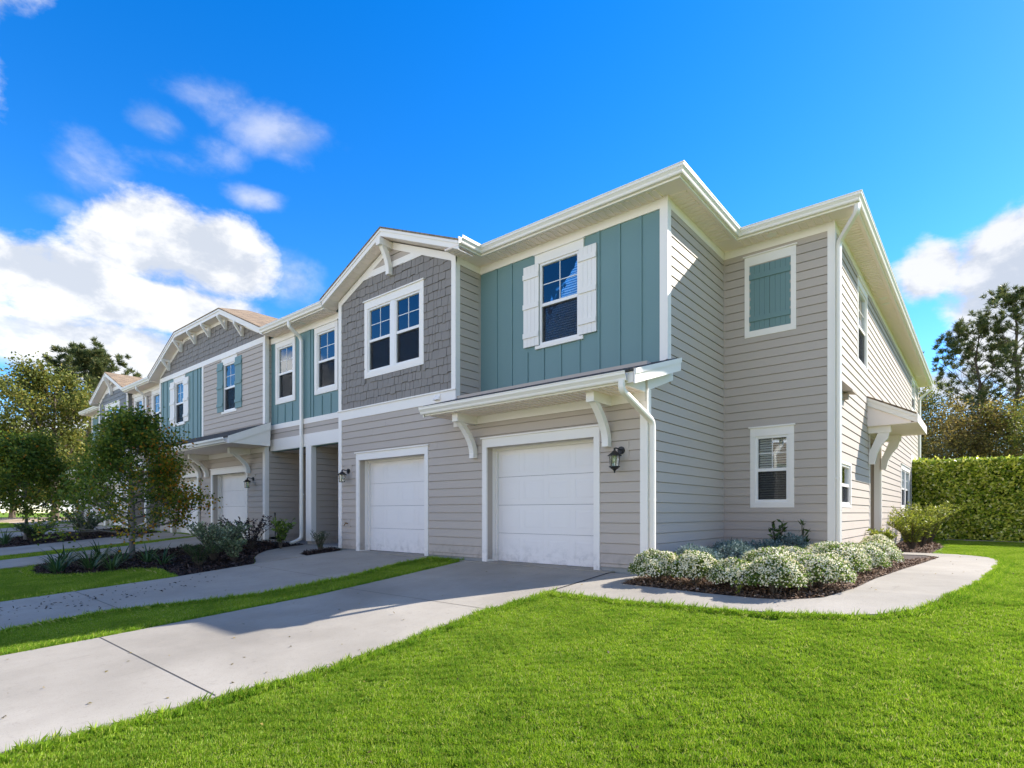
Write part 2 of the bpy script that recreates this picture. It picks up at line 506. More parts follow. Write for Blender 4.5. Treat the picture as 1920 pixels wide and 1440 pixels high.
class MB:
    """collects solids that make one mesh object"""
    def __init__(self):
        self.v, self.f = [], []

    def add(self, vs, fs):
        b = len(self.v)
        self.v += [tuple(p) for p in vs]
        self.f += [tuple(b + i for i in f) for f in fs]

    def box(self, P, u0, u1, v0, v1, d0, d1):
        vs = [P(u, v, d) for d in (d0, d1) for (u, v) in ((u0, v0), (u1, v0), (u1, v1), (u0, v1))]
        self.add(vs, [(3, 2, 1, 0), (4, 5, 6, 7), (0, 1, 5, 4), (1, 2, 6, 5), (2, 3, 7, 6), (3, 0, 4, 7)])
        return self

    def xyz(self, x0, x1, y0, y1, z0, z1):
        vs = [(x, y, z) for z in (z0, z1) for (x, y) in ((x0, y0), (x1, y0), (x1, y1), (x0, y1))]
        self.add(vs, [(3, 2, 1, 0), (4, 5, 6, 7), (0, 1, 5, 4), (1, 2, 6, 5), (2, 3, 7, 6), (3, 0, 4, 7)])
        return self

    def prism(self, P, poly, d0, d1):
        n = len(poly)
        vs = [P(u, v, d0) for u, v in poly] + [P(u, v, d1) for u, v in poly]
        self.add(vs, [tuple(range(n))[::-1], tuple(range(n, 2 * n))] + [(i, (i + 1) % n, n + (i + 1) % n, n + i) for i in range(n)])
        return self

    def side_prism(self, P, poly, u0, u1):
        """poly in (d, v), extruded along u"""
        n = len(poly)
        vs = [P(u0, v, d) for d, v in poly] + [P(u1, v, d) for d, v in poly]
        self.add(vs, [tuple(range(n)), tuple(range(n, 2 * n))[::-1]] + [(i, n + i, n + (i + 1) % n, (i + 1) % n) for i in range(n)])
        return self

    def hexa(self, a, b):
        """two quads (lists of 4 points) joined to a solid"""
        self.add(list(a) + list(b), [(3, 2, 1, 0), (4, 5, 6, 7), (0, 1, 5, 4), (1, 2, 6, 5), (2, 3, 7, 6), (3, 0, 4, 7)])
        return self

    def tube(self, pts, rad, n=8, cap=True):
        pts = [Vector(p) for p in pts]
        rads = rad if hasattr(rad, '__len__') else [rad] * len(pts)
        rings = []
        ref = None
        for i, p in enumerate(pts):
            t = (pts[min(i + 1, len(pts) - 1)] - pts[max(i - 1, 0)]).normalized()
            if ref is None:
                ref = Vector((0, 0, 1)) if abs(t.z) < 0.9 else Vector((1, 0, 0))
            a = t.cross(ref).normalized()
            b = a.cross(t).normalized()
            ref = b
            rings.append([p + (a * math.cos(k * 2 * math.pi / n) + b * math.sin(k * 2 * math.pi / n)) * rads[i] for k in range(n)])
        vs = [q for r_ in rings for q in r_]
        fs = []
        for i in range(len(pts) - 1):
            for k in range(n):
                fs.append((i * n + k, i * n + (k + 1) % n, (i + 1) * n + (k + 1) % n, (i + 1) * n + k))
        if cap:
            fs.append(tuple(range(n))[::-1])
            fs.append(tuple((len(pts) - 1) * n + k for k in range(n)))
        self.add(vs, fs)
        return self

    def rect_tube(self, pts, side, wa, wb):
        """rectangular pipe; side = fixed vector across the pipe, wa its half width, wb half width the other way; chamfered"""
        pts = [Vector(p) for p in pts]
        side = Vector(side).normalized()
        c = 0.35
        prof = [(-wa, -wb * c), (-wa, wb * c), (-wa * (1 - c * .6), wb), (wa * (1 - c * .6), wb), (wa, wb * c), (wa, -wb * c), (wa * (1 - c * .6), -wb), (-wa * (1 - c * .6), -wb)]
        n = len(prof)
        vs = []
        for i, p in enumerate(pts):
            t = (pts[min(i + 1, len(pts) - 1)] - pts[max(i - 1, 0)]).normalized()
            o = side.cross(t).normalized()
            vs += [p + side * a + o * b for a, b in prof]
        fs = []
        for i in range(len(pts) - 1):
            for k in range(n):
                fs.append((i * n + k, i * n + (k + 1) % n, (i + 1) * n + (k + 1) % n, (i + 1) * n + k))
        fs.append(tuple(range(n))[::-1])
        fs.append(tuple((len(pts) - 1) * n + k for k in range(n)))
        self.add(vs, fs)
        return self

    def lathe(self, c, prof, n=12):
        vs, fs = [], []
        for r_, z in prof:
            vs += [(c[0] + r_ * math.cos(k * 2 * math.pi / n), c[1] + r_ * math.sin(k * 2 * math.pi / n), c[2] + z) for k in range(n)]
        for i in range(len(prof) - 1):
            for k in range(n):
                fs.append((i * n + k, i * n + (k + 1) % n, (i + 1) * n + (k + 1) % n, (i + 1) * n + k))
        fs.append(tuple(range(n))[::-1])
        fs.append(tuple((len(prof) - 1) * n + k for k in range(n)))
        self.add(vs, fs)
        return self

    def build(self, name, mat, parent=None, smooth=False):
        me = bpy.data.meshes.new(name)
        me.from_pydata(self.v, [], self.f)
        me.materials.append(MATS[mat])
        if smooth:
            me.polygons.foreach_set('use_smooth', [True] * len(me.polygons))
        me.update()
        return link(name, me, parent)


# ------------------------------------------------------------------ terrain
def gz(x, y):
    yy = min(max(y, -5.0), 8.1)
    return -0.99 + 0.0795 * (yy - 8.1) + 0.016 * max(0.0, min(-x, 42.0) - 9.0)


def terrain_poly(name, poly, dz, mat, skirt=0.12, grid=None):
    bm = bmesh.new()
    vs = [bm.verts.new((x, y, 0)) for x, y in poly]
    bm.faces.new(vs)
    cuts = [((0, 8.1, 0), (0, 1, 0)), ((0, -5.0, 0), (0, 1, 0)), ((-9, 0, 0), (1, 0, 0)), ((-42, 0, 0), (1, 0, 0))]
    for co, no in cuts:
        bmesh.ops.bisect_plane(bm, geom=bm.verts[:] + bm.edges[:] + bm.faces[:], plane_co=co, plane_no=no, dist=1e-5)
    bmesh.ops.triangulate(bm, faces=bm.faces[:])
    bm.normal_update()
    for f in bm.faces:
        if f.normal.z < 0:
            f.normal_flip()
    bound = [e for e in bm.edges if len(e.link_faces) == 1]
    if skirt:
        ex = bmesh.ops.extrude_edge_only(bm, edges=bound)
        low_ = [g for g in ex['geom'] if isinstance(g, bmesh.types.BMVert)]
        lowset = set(low_)
        for v in bm.verts:
            v.co.z = gz(v.co.x, v.co.y) + dz - (skirt if v in lowset else 0)
    else:
        for v in bm.verts:
            v.co.z = gz(v.co.x, v.co.y) + dz
    me = bpy.data.meshes.new(name)
    bm.to_mesh(me)
    bm.free()
    me.materials.append(MATS[mat])
    return link(name, me)


def inside(poly, x, y):
    c = False
    n = len(poly)
    j = n - 1
    for i in range(n):
        xi, yi = poly[i]
        xj, yj = poly[j]
        if (yi > y) != (yj > y) and x < (xj - xi) * (y - yi) / (yj - yi) + xi:
            c = not c
        j = i
    return c


xs = [-900, -300, -120, -60, -42, -30, -20, -9, 0, 10, 25, 60, 200, 900]
ys = [-900, -300, -100, -40, -15, -5, 0, 4, 8.1, 15, 25, 40, 80, 200, 900]
mb = MB()
mb.add([(x, y, gz(x, y)) for y in ys for x in xs],
       [(j * len(xs) + i, j * len(xs) + i + 1, (j + 1) * len(xs) + i + 1, (j + 1) * len(xs) + i) for j in range(len(ys) - 1) for i in range(len(xs) - 1)])
tag(mb.build('ground', 'turf_soil'), kind='structure')

# paving
DRIVE1 = [(-4.95, -5), (-4.87, 0.7), (-4.72, 1.5), (-4.50, 2.7), (-4.58, 4.05), (-4.70, 5.04), (-4.62, 6.2), (-4.62, 7.95), (-7.95, 7.95), (-7.80, 6.4), (-7.67, 4.66), (-7.86, 1.95), (-7.98, 1.1), (-8.1, -5)]
tag(terrain_poly('driveway', DRIVE1, 0.030, 'concrete'), kind='structure')
mb = MB().xyz(-8.02, -4.60, 7.965, 8.62, -1.3, -0.955)
tag(mb.build('garage_apron', 'concrete'), kind='structure')
mb = MB().xyz(-12.2, -8.98, 7.965, 8.62, -1.3, -0.930)
tag(mb.build('garage_apron', 'concrete'), kind='structure')
DRIVE2 = [(-9.57, -5), (-9.57, 1.32), (-9.60, 2.46), (-9.05, 3.55), (-8.95, 3.75), (-8.72, 4.3), (-8.70, 5.75), (-9.05, 7.2), (-9.10, 7.95), (-12.05, 7.95), (-12.02, 6.0), (-11.85, 4.15), (-12.02, 1.66), (-12.1, -5)]
tag(terrain_poly('driveway', DRIVE2, 0.030, 'concrete'), kind='structure')
WALK2 = [(-12.03, 5.75), (-12.35, 5.95), (-12.96, 6.20), (-13.5, 6.55), (-13.93, 6.97), (-14.15, 7.45), (-14.1, 8.20), (-12.72, 8.20), (-12.72, 7.30), (-12.45, 7.05), (-12.07, 6.98)]
tag(terrain_poly('porch_path', WALK2, 0.034, 'concrete'), kind='structure')
DRIVE3 = [(-17.25, -5), (-17.30, 2.39), (-17.35, 7.9), (-20.35, 7.9), (-19.6, 5.5), (-19.35, 2.66), (-19.4, -5)]
tag(terrain_poly('driveway', DRIVE3, 0.030, 'concrete'), kind='structure')
DRIVE4 = [(-20.65, -5), (-20.75, 3.0), (-20.75, 7.9), (-23.8, 7.9), (-23.6, 3.2), (-23.5, -5)]
tag(terrain_poly('driveway', DRIVE4, 0.030, 'concrete'), kind='structure')
DRIVE5 = [(-28.8, -5), (-28.8, 7.9), (-32.1, 7.9), (-32.1, -5)]
tag(terrain_poly('driveway', DRIVE5, 0.030, 'concrete'), kind='structure')
DRIVE6 = [(-33.2, -5), (-33.2, 7.9), (-36.3, 7.9), (-36.3, -5)]
tag(terrain_poly('driveway', DRIVE6, 0.030, 'concrete'), kind='structure')
WALK1 = [(-4.605, 6.36), (-3.60, 6.31), (-2.59, 6.39), (-2.0, 6.46), (-1.5, 6.60), (-1.03, 6.77), (-0.82, 6.92), (-0.57, 7.26), (-0.375, 7.89), (-0.20, 9.0), (-0.06, 10.1), (0.12, 12.2), (0.24, 14.25), (0.22, 15.1), (0.10, 15.75), (-0.15, 16.15), (-0.45, 16.4), (-2.02, 16.45), (-2.02, 15.62), (-0.98, 15.62), (-0.70, 15.1), (-0.86, 13.2), (-1.04, 11.4), (-1.19, 9.57), (-1.24, 8.15), (-1.44, 7.48), (-1.75, 7.19), (-2.09, 7.11), (-2.67, 7.12), (-3.27, 7.165), (-3.99, 7.23), (-4.04, 7.95), (-4.605, 7.95)]
tag(terrain_poly('garden_path', WALK1, 0.034, 'concrete'), kind='structure')
# the street the house faces (behind the camera): pavement, kerb and carriageway
tag(terrain_poly('pavement', [(-75, -5.05), (60, -5.05), (60, -6.6), (-75, -6.6)], 0.034, 'concrete'), kind='structure')
tag(terrain_poly('kerb', [(-75, -8.0), (60, -8.0), (60, -8.3), (-75, -8.3)], 0.10, 'concrete'), kind='structure')
tag(terrain_poly('road', [(-110, -8.35), (90, -8.35), (90, -16.0), (-110, -16.0)], 0.012, 'road'), kind='structure')
tag(terrain_poly('pavement', [(-75, -17.0), (60, -17.0), (60, -18.6), (-75, -18.6)], 0.034, 'concrete'), kind='structure')
# control joints in the near driveway: thin recessed dark strips
for (a, b_) in (((-7.86, 1.95), (-4.66, 1.92)), ((-7.74, 5.15), (-4.72, 5.15))):
    ax, ay = a
    bx, by = b_
    tag(terrain_poly('joint', [(ax, ay - 0.0045), (bx, by - 0.0045), (bx, by + 0.0045), (ax, ay + 0.0045)], 0.0335, 'joint_gap', 0), kind='structure')
for (a, b_) in (((-12.0, 2.6), (-9.6, 2.6)), ((-12.0, 5.6), (-8.7, 5.6))):
    ax, ay = a
    bx, by = b_
    tag(terrain_poly('joint', [(ax, ay - 0.0045), (bx, by - 0.0045), (bx, by + 0.0045), (ax, ay + 0.0045)], 0.0335, 'joint_gap', 0), kind='structure')
tag(terrain_poly('joint', [(-4.63, 6.30), (-4.60, 6.30), (-4.575, 7.95), (-4.615, 7.95)], 0.0385, 'dark_gap', 0), kind='structure')
tag(terrain_poly('hedge_path', [(-1.0, 25.3), (1.04, 24.6), (6, 22.9), (6, 23.35), (1.1, 25.05), (-1.0, 25.75)], 0.03, 'concrete', 0.05), kind='structure')
tag(terrain_poly('sand_lot', [(-33.8, 4.3), (-60, 6.0), (-75, 18), (-38.5, 18), (-38.2, 7.2), (-36.4, 6.6)], 0.012, 'sand', 0), kind='structure')

# planting beds
BED1 = [(-4.02, 7.26), (-3.27, 7.195), (-2.67, 7.15), (-2.09, 7.14), (-1.76, 7.22), (-1.46, 7.50), (-1.265, 8.16), (-1.215, 9.57), (-1.065, 11.4), (-0.885, 13.2), (-0.725, 15.1), (-1.0, 15.59), (-2.03, 15.59), (-2.03, 11.47), (-4.01, 11.47), (-4.01, 8.10)]
BED2 = [(-11.90, 4.22), (-13.26, 4.34), (-13.86, 4.03), (-13.99, 3.42), (-14.6, 2.85), (-15.2, 2.66), (-15.9, 2.72), (-16.95, 3.0), (-17.22, 4.5), (-17.28, 7.85), (-16.3, 8.0), (-14.18, 8.15), (-14.18, 7.45), (-13.96, 6.95), (-13.52, 6.52), (-12.98, 6.17), (-12.36, 5.92), (-12.06, 5.72)]
BED3 = [(-12.70, 8.05), (-12.69, 7.33), (-12.44, 7.08), (-12.09, 7.01), (-12.08, 7.93)]
BED4 = [(-23.7, 3.4), (-24.6, 3.0), (-27.5, 3.3), (-28.6, 4.5), (-28.6, 7.8), (-23.9, 7.8)]
BED5 = [(-0.95, 16.48), (-2.02, 16.48), (-2.02, 23.5), (-1.25, 23.3), (-0.85, 20.0)]
for nm, p in (('mulch_bed', BED1), ('mulch_bed', BED2), ('mulch_bed', BED3), ('mulch_bed', BED4), ('mulch_bed', BED5)):
    tag(terrain_poly(nm, p, 0.018, 'mulch_soil', 0), kind='structure')

# ------------------------------------------------------------------ the building
YA, YB, YF, YD = 8.12, 8.84, 8.28, 11.50
XC, XE = -4.03, -2.06
ZS = 5.25                       # soffit height
ZB = -0.89                      # bottom of the siding
COURSE = 0.166
YBACK = 28.75
XL = -37.0
house = link('townhouse_building', None)
house.location = (0, 0, 0)
tag(house, 'long two-storey townhouse row with beige lap siding, teal panels and white garage doors', 'building')

FA, FB, FF, FD = Fr('F', YA), Fr('F', YB), Fr('F', YF), Fr('F', YD)
RC, RE = Fr('R', XC), Fr('R', XE)
PIECES = {}


def clip(poly, a, b, c):
    """keep a*u + b*v <= c"""
    out = []
    n = len(poly)
    for i in range(n):
        p, q = poly[i], poly[(i + 1) % n]
        dp, dq = a * p[0] + b * p[1] - c, a * q[0] + b * q[1] - c
        if dp <= 0:
            out.append(p)
        if (dp < 0 < dq) or (dq < 0 < dp):
            t = dp / (dp - dq)
            out.append((p[0] + (q[0] - p[0]) * t, p[1] + (q[1] - p[1]) * t))
    return out


def piece(kind, fr, wall, poly, v0, v1, mat, tb=0.030, tt=0.016):
    """a clapboard or shake: thick at its lower edge, thin at the top"""
    if len(poly) < 3:
        return
    us = [p[0] for p in poly]
    vs_ = [p[1] for p in poly]
    if max(us) - min(us) < 0.012 or max(vs_) - min(vs_) < 0.008:
        return
    n = len(poly)
    front = [fr(u, v, tb + (tt - tb) * (v - v0) / (v1 - v0)) for u, v in poly]
    back = [fr(u, v, 0.0) for u, v in poly]
    m_ = MB()
    m_.add(back + front, [tuple(range(n))[::-1], tuple(range(n, 2 * n))] + [(i, (i + 1) % n, n + (i + 1) % n, n + i) for i in range(n)])
    c = Vector(front[0])
    area = (max(us) - min(us)) * (max(vs_) - min(vs_)) / max(1.0, c.length_squared)
    if fr.k == 'R':
        area *= 0.5
    PIECES.setdefault(kind, []).append((area, m_, wall, mat))


def lap_siding(fr, wall, u0, u1, v0, v1, mat='siding', holes=(), planes=(), base=-0.996, seams=True):
    k0 = int(math.floor((v0 - base) / COURSE + 1e-6))
    k = k0
    while base + k * COURSE < v1 - 0.005:
        a, b = base + k * COURSE, base + (k + 1) * COURSE
        lo_, hi_ = max(a, v0), min(b - 0.009, v1)
        spans = [(u0, u1, lo_, hi_)]
        for (ha, hb, hv0, hv1) in holes:
            new = []
            for (s0, s1, q0, q1) in spans:
                if hb <= s0 or ha >= s1 or hv1 <= q0 or hv0 >= q1:
                    new.append((s0, s1, q0, q1))
                    continue
                if ha > s0:
                    new.append((s0, ha, q0, q1))
                if hb < s1:
                    new.append((hb, s1, q0, q1))
                m0, m1 = max(s0, ha), min(s1, hb)
                if hv0 > q0 + 0.01:
                    new.append((m0, m1, q0, hv0))
                if hv1 < q1 - 0.01:
                    new.append((m0, m1, hv1, q1))
            spans = new
        out = []
        for (s0, s1, q0, q1) in spans:
            if seams and s1 - s0 > 3.9:
                c = s0 + (s1 - s0) * random.uniform(0.3, 0.7)
                out += [(s0, c - 0.0015, q0, q1), (c + 0.0015, s1, q0, q1)]
            else:
                out.append((s0, s1, q0, q1))
        for (s0, s1, q0, q1) in out:
            poly = [(s0, q0), (s1, q0), (s1, q1), (s0, q1)]
            for pl in planes:
                poly = clip(poly, *pl)
            piece('siding_board', fr, wall, poly, a, b, mat)
        k += 1


def shakes(fr, wall, u0, u1, v0, v1, mat, holes=(), planes=(), kind='shingle', exposure=0.178, wmin=0.09, wmax=0.25):
    v = v0
    while v < v1:
        u = u0 - random.uniform(0, 0.1)
        while u < u1:
            w_ = random.uniform(wmin, wmax)
            drop = random.choice((0, 0, 0.012, 0.022, -0.012))
            a, b = max(u, u0), min(u + w_ - 0.009, u1)
            q0, q1 = max(v - drop, v0), min(v + exposure - 0.004, v1)
            u += w_
            if b - a < 0.02:
                continue
            polys = [[(a, q0), (b, q0), (b, q1), (a, q1)]]
            for (ha, hb, hv0, hv1) in holes:
                res = []
                for p in polys:
                    ps = [x[0] for x in p]
                    qs = [x[1] for x in p]
                    if max(ps) <= ha or min(ps) >= hb or max(qs) <= hv0 or min(qs) >= hv1:
                        res.append(p)
                        continue
                    if min(ps) < ha:
                        res.append(clip(p, 1, 0, ha))
                    elif max(ps) > hb:
                        res.append(clip(p, -1, 0, -hb))
                    elif min(qs) < hv0:
                        res.append(clip(p, 0, 1, hv0))
                    elif max(qs) > hv1:
                        res.append(clip(p, 0, -1, -hv1))
                polys = res
            for p in polys:
                for pl in planes:
                    p = clip(p, *pl)
                th = random.uniform(0.024, 0.036)
                piece(kind, fr, wall, p, v - 0.03, v + exposure + 0.03, mat, th, 0.012)
        v += exposure


def wall(fr, u0, u1, v0, v1, mat, holes=(), depth=0.14, poly=None, name='wall'):
    """backing wall with its openings left free"""
    us = sorted({u0, u1, *[h[0] for h in holes], *[h[1] for h in holes]})
    vs = sorted({v0, v1, *[h[2] for h in holes], *[h[3] for h in holes]})
    us = [u for u in us if u0 <= u <= u1]
    vs = [v for v in vs if v0 <= v <= v1]
    m_ = MB()
    for i in range(len(us) - 1):
        run = None
        for j in range(len(vs) - 1):
            cu, cv = (us[i] + us[i + 1]) / 2, (vs[j] + vs[j + 1]) / 2
            if any(h[0] < cu < h[1] and h[2] < cv < h[3] for h in holes):
                if run:
                    m_.box(fr, us[i], us[i + 1], run[0], run[1], -depth, 0)
                    run = None
            else:
                run = (run[0], vs[j + 1]) if run else (vs[j], vs[j + 1])
        if run:
            m_.box(fr, us[i], us[i + 1], run[0], run[1], -depth, 0)
    if poly:
        m_.prism(fr, poly, -depth, 0)
    return m_.build(name, mat, house)


def trim(fr, u0, u1, v0, v1, d0=0.0, d1=0.030, name='trim_board', mat='white', parent=None):
    return MB().box(fr, u0, u1, v0, v1, d0, d1).build(name, mat, parent or house)


def window(fr, u0, u1, v0, v1, side=0.0, header=0.0, sill=0.0, cap=True, grid=True, blind=True, screen=True, double=False, proud=0.032, label=None, sill_over=0.0, bottom=0.0, head_over=None):
    """double-hung vinyl window; u/v give the vinyl frame's outer edge"""
    fw = 0.042
    m_ = MB()
    units = [(u0, u1)]
    if double:
        c = (u0 + u1) / 2
        units = [(u0, c - 0.075), (c + 0.075, u1)]
        m_.box(fr, c - 0.075, c + 0.075, v0, v1, -0.05, 0.022)
    vm = v0 + (v1 - v0) * 0.49
    for a, b in units:
        m_.box(fr, a, a + fw, v0, v1, -0.07, 0.012)
        m_.box(fr, b - fw, b, v0, v1, -0.07, 0.012)
        m_.box(fr, a + fw, b - fw, v1 - fw, v1, -0.07, 0.012)
        m_.box(fr, a + fw, b - fw, v0, v0 + fw * 1.2, -0.07, 0.014)
        m_.box(fr, a + fw, b - fw, vm - 0.030, vm + 0.030, -0.06, 0.004)
    win = m_.build('window', 'vinyl', house)
    if label:
        win['label'] = label
    for a, b in units:
        a2, b2 = a + fw, b - fw
        MB().box(fr, a2, b2, vm + 0.03, v1 - fw, -0.030, -0.024).build('pane', 'glass', win)
        MB().box(fr, a2, b2, v0 + fw * 1.2, vm - 0.03, -0.052, -0.046).build('pane', 'glass', win)
        if screen:
            MB().box(fr, a2, b2, v0 + fw * 1.2, vm - 0.03, -0.020, -0.018).build('insect_screen', 'insect_screen', win)
        if grid:
            g = MB()
            c = (a2 + b2) / 2
            vc = (vm + 0.03 + v1 - fw) / 2
            g.box(fr, c - 0.007, c + 0.007, vm + 0.03, v1 - fw, -0.024, -0.018)
            g.box(fr, a2, c - 0.007, vc - 0.007, vc + 0.007, -0.0235, -0.0185)
            g.box(fr, c + 0.007, b2, vc - 0.007, vc + 0.007, -0.0235, -0.0185)
            g.build('muntin', 'vinyl', win)
        if blind:
            s = MB()
            v = v0 + 0.06
            while v < v1 - 0.05:
                s.hexa([fr(a2 + 0.01, v, -0.085), fr(b2 - 0.01, v, -0.085), fr(b2 - 0.01, v + 0.034, -0.118), fr(a2 + 0.01, v + 0.034, -0.118)],
                       [fr(a2 + 0.01, v + 0.003, -0.084), fr(b2 - 0.01, v + 0.003, -0.084), fr(b2 - 0.01, v + 0.037, -0.117), fr(a2 + 0.01, v + 0.037, -0.117)])
                v += 0.047
            s.build('blind', 'blind', win)
    MB().box(fr, u0 - 0.1, u1 + 0.1, v0 - 0.1, v1 + 0.1, -0.60, -0.58).build('room_backdrop', 'dark_interior', win)
    cs, ch, cb = MB(), MB(), MB()
    if side:
        cs.box(fr, u0 - side, u0, v0 - (bottom or 0), v1, 0, proud)
        cs.box(fr, u1, u1 + side, v0 - (bottom or 0), v1, 0, proud)
    if bottom:
        cs.box(fr, u0, u1, v0 - bottom, v0, 0, proud - 0.002)
    ho = side if head_over is None else head_over
    if header:
        ch.box(fr, u0 - ho, u1 + ho, v1 + 0.001, v1 + header, 0, proud + 0.002)
        if cap:
            ch.box(fr, u0 - ho - 0.025, u1 + ho + 0.025, v1 + header, v1 + header + 0.028, 0, proud + 0.03)
    if sill:
        cb.box(fr, u0 - sill_over, u1 + sill_over, v0 - sill, v0 - 0.001, 0, proud + 0.012)
    for q_, nm_ in ((cs, 'casing'), (ch, 'header_trim'), (cb, 'sill')):
        if q_.v:
            q_.build(nm_, 'white', win)
    return win


def shutter(fr, u0, u1, v0, v1, mat, battens=(0.12, 0.5, 0.88), planks=3, d=0.022, bt=0.10, label=None):
    m_ = MB()
    pw = (u1 - u0) / planks
    for i in range(planks):
        m_.box(fr, u0 + i * pw + (0.003 if i else 0), u0 + (i + 1) * pw, v0, v1, d, d + 0.024)
    m_.box(fr, u0 + 0.004, u1 - 0.004, v0 + 0.004, v1 - 0.004, d - 0.02, d + 0.010)
    for b in battens:
        c = v0 + (v1 - v0) * b
        m_.box(fr, u0 - 0.004, u1 + 0.004, c - bt / 2, c + bt / 2, d + 0.024, d + 0.046)
    o = m_.build('shutter', mat, house)
    if label:
        o['label'] = label
    return o


def battens(fr, w_, us, v0, v1, mat='teal', holes=()):
    for u in us:
        segs = [(v0, v1)]
        for (ha, hb, hv0, hv1) in holes:
            if ha < u < hb:
                new = []
                for a, b in segs:
                    if hv0 > a:
                        new.append((a, min(hv0, b)))
                    if hv1 < b:
                        new.append((max(hv1, a), b))
                segs = [s for s in new if s[1] - s[0] > 0.03]
        for a, b in segs:
            MB().box(fr, u - 0.024, u + 0.024, a, b, 0.0, 0.020).build('batten', mat, w_)


def garage(fr, u0, u1, zb, vtop=1.262, hdr=0.17, label=None):
    """overhead door: casing, jambs and four embossed sections"""
    cs = MB()
    cs.box(fr, u0 - 0.115, u0, zb, vtop, 0, 0.036)
    cs.box(fr, u1, u1 + 0.115, zb, vtop, 0, 0.036)
    cs.box(fr, u0 - 0.115, u1 + 0.115, vtop + 0.001, vtop + hdr, 0, 0.038)
    cs.box(fr, u0 - 0.145, u1 + 0.145, vtop + hdr, vtop + hdr + 0.026, 0, 0.066)
    dep = 0.27
    cs.box(fr, u0 - 0.02, u0 - 0.001, zb, vtop, -dep - 0.06, 0)
    cs.box(fr, u1 + 0.001, u1 + 0.02, zb, vtop, -dep - 0.06, 0)
    cs.box(fr, u0 - 0.02, u1 + 0.02, vtop + 0.001, vtop + 0.02, -dep - 0.06, 0)
    # stop moulding around the door
    cs.box(fr, u0, u0 + 0.045, zb, vtop, -dep + 0.004, -dep + 0.04)
    cs.box(fr, u1 - 0.045, u1, zb, vtop, -dep + 0.004, -dep + 0.04)
    cs.box(fr, u0 + 0.045, u1 - 0.045, vtop - 0.05, vtop, -dep + 0.004, -dep + 0.04)
    root = cs.build('garage_door', 'white', house)
    if label:
        root['label'] = label
    n = 4
    z0, z1 = zb + 0.018, vtop - 0.02
    h = (z1 - z0) / n
    for k in range(n):
        a, b = z0 + k * h + 0.003, z0 + (k + 1) * h - 0.003
        s = MB().box(fr, u0 + 0.02, u1 - 0.02, a, b, -dep - 0.045, -dep)
        pw = (u1 - u0 - 0.09) / 4
        for i in range(4):
            pa, pb = u0 + 0.045 + i * pw + 0.05, u0 + 0.045 + (i + 1) * pw - 0.05
            qa, qb = a + 0.075, b - 0.075
            # raised rim, sunk groove and raised field of one embossed panel
            for (x0, x1, y0, y1) in ((pa, pb, qa, qa + 0.018), (pa, pb, qb - 0.018, qb), (pa, pa + 0.018, qa + 0.018, qb - 0.018), (pb - 0.018, pb, qa + 0.018, qb - 0.018)):
                s.box(fr, x0, x1, y0, y1, -dep, -dep + 0.0030)
            o_, i_ = 0.030, 0.060
            s.hexa([fr(pa + o_, qa + o_, -dep), fr(pb - o_, qa + o_, -dep), fr(pb - o_, qb - o_, -dep), fr(pa + o_, qb - o_, -dep)],
                   [fr(pa + i_, qa + i_, -dep + 0.003), fr(pb - i_, qa + i_, -dep + 0.003), fr(pb - i_, qb - i_, -dep + 0.003), fr(pa + i_, qb - i_, -dep + 0.003)])
        s.build('door_section', 'door_white', root)
    MB().box(fr, u0, u1, zb - 0.02, zb + 0.018, -dep - 0.04, -dep - 0.004).build('bottom_seal', 'dark_gap', root)
    MB().box(fr, u0 - 0.2, u1 + 0.2, zb - 0.1, vtop + 0.2, -dep - 0.30, -dep - 0.28).build('room_backdrop', 'dark_interior', root)
    return root


def curve_bracket(fr, u, w_, reach, vtop, vbot, name='bracket', arm=0.16, leg=0.135):
    """arm under the soffit carried by a curved brace"""
    m_ = MB()
    m_.box(fr, u - w_ * 0.62, u + w_ * 0.62, vtop - arm, vtop, 0.03, reach)
    inner, outer = [], []
    n = 8
    x0, x1 = 0.032, reach - 0.07 - leg
    for i in range(n + 1):
        t = i / n
        d = x0 + (x1 - x0) * t ** 1.75
        v = vbot + (vtop - arm - vbot) * t
        outer.append((d, v))
        inner.append((d + leg * (0.86 + 0.14 * t), v))
    x0, tw = 0.032, leg
    for i in range(n):
        q = [outer[i], inner[i], inner[i + 1], outer[i + 1]]
        a = [fr(u - w_ / 2, v, d) for d, v in q]
        b = [fr(u + w_ / 2, v, d) for d, v in q]
        m_.hexa(a, b)
    m_.box(fr, u - w_ / 2, u + w_ / 2, vbot - 0.10, vbot, x0, x0 + tw * 0.86)
    return m_.build(name, 'white', house)


def knee_bracket(fr, u, reach, vtop, drop, slope=0.0):
    m_ = MB()
    w_ = 0.035
    m_.box(fr, u - w_, u + w_, vtop - 0.085, vtop, 0.03, reach)
    m_.box(fr, u - w_, u + w_, vtop - drop, vtop - 0.085, 0.03, 0.11)
    a = [(reach - 0.10, vtop - 0.085), (reach - 0.005, vtop - 0.085), (0.111, vtop - drop + 0.02), (0.111, vtop - drop + 0.12)]
    m_.hexa([fr(u - w_ * 0.9, v, d) for d, v in a], [fr(u + w_ * 0.9, v, d) for d, v in a])
    return m_.build('knee_brace', 'white', house)


# ---- eaves: soffit, fascia and gutter along right-angled runs
def offset_path(pts, d):
    """offset to the right-hand outside of an axis-aligned open path"""
    out = []
    n = len(pts)
    nor = []
    for i in range(n - 1):
        dx, dy = pts[i + 1][0] - pts[i][0], pts[i + 1][1] - pts[i][1]
        L_ = math.hypot(dx, dy)
        nor.append((dy / L_, -dx / L_))
    for i in range(n):
        a = nor[max(i - 1, 0)]
        b = nor[min(i, n - 2)]
        if a == b:
            o = a
        else:
            o = (a[0] + b[0], a[1] + b[1])
        out.append((pts[i][0] + o[0] * d, pts[i][1] + o[1] * d))
    return out


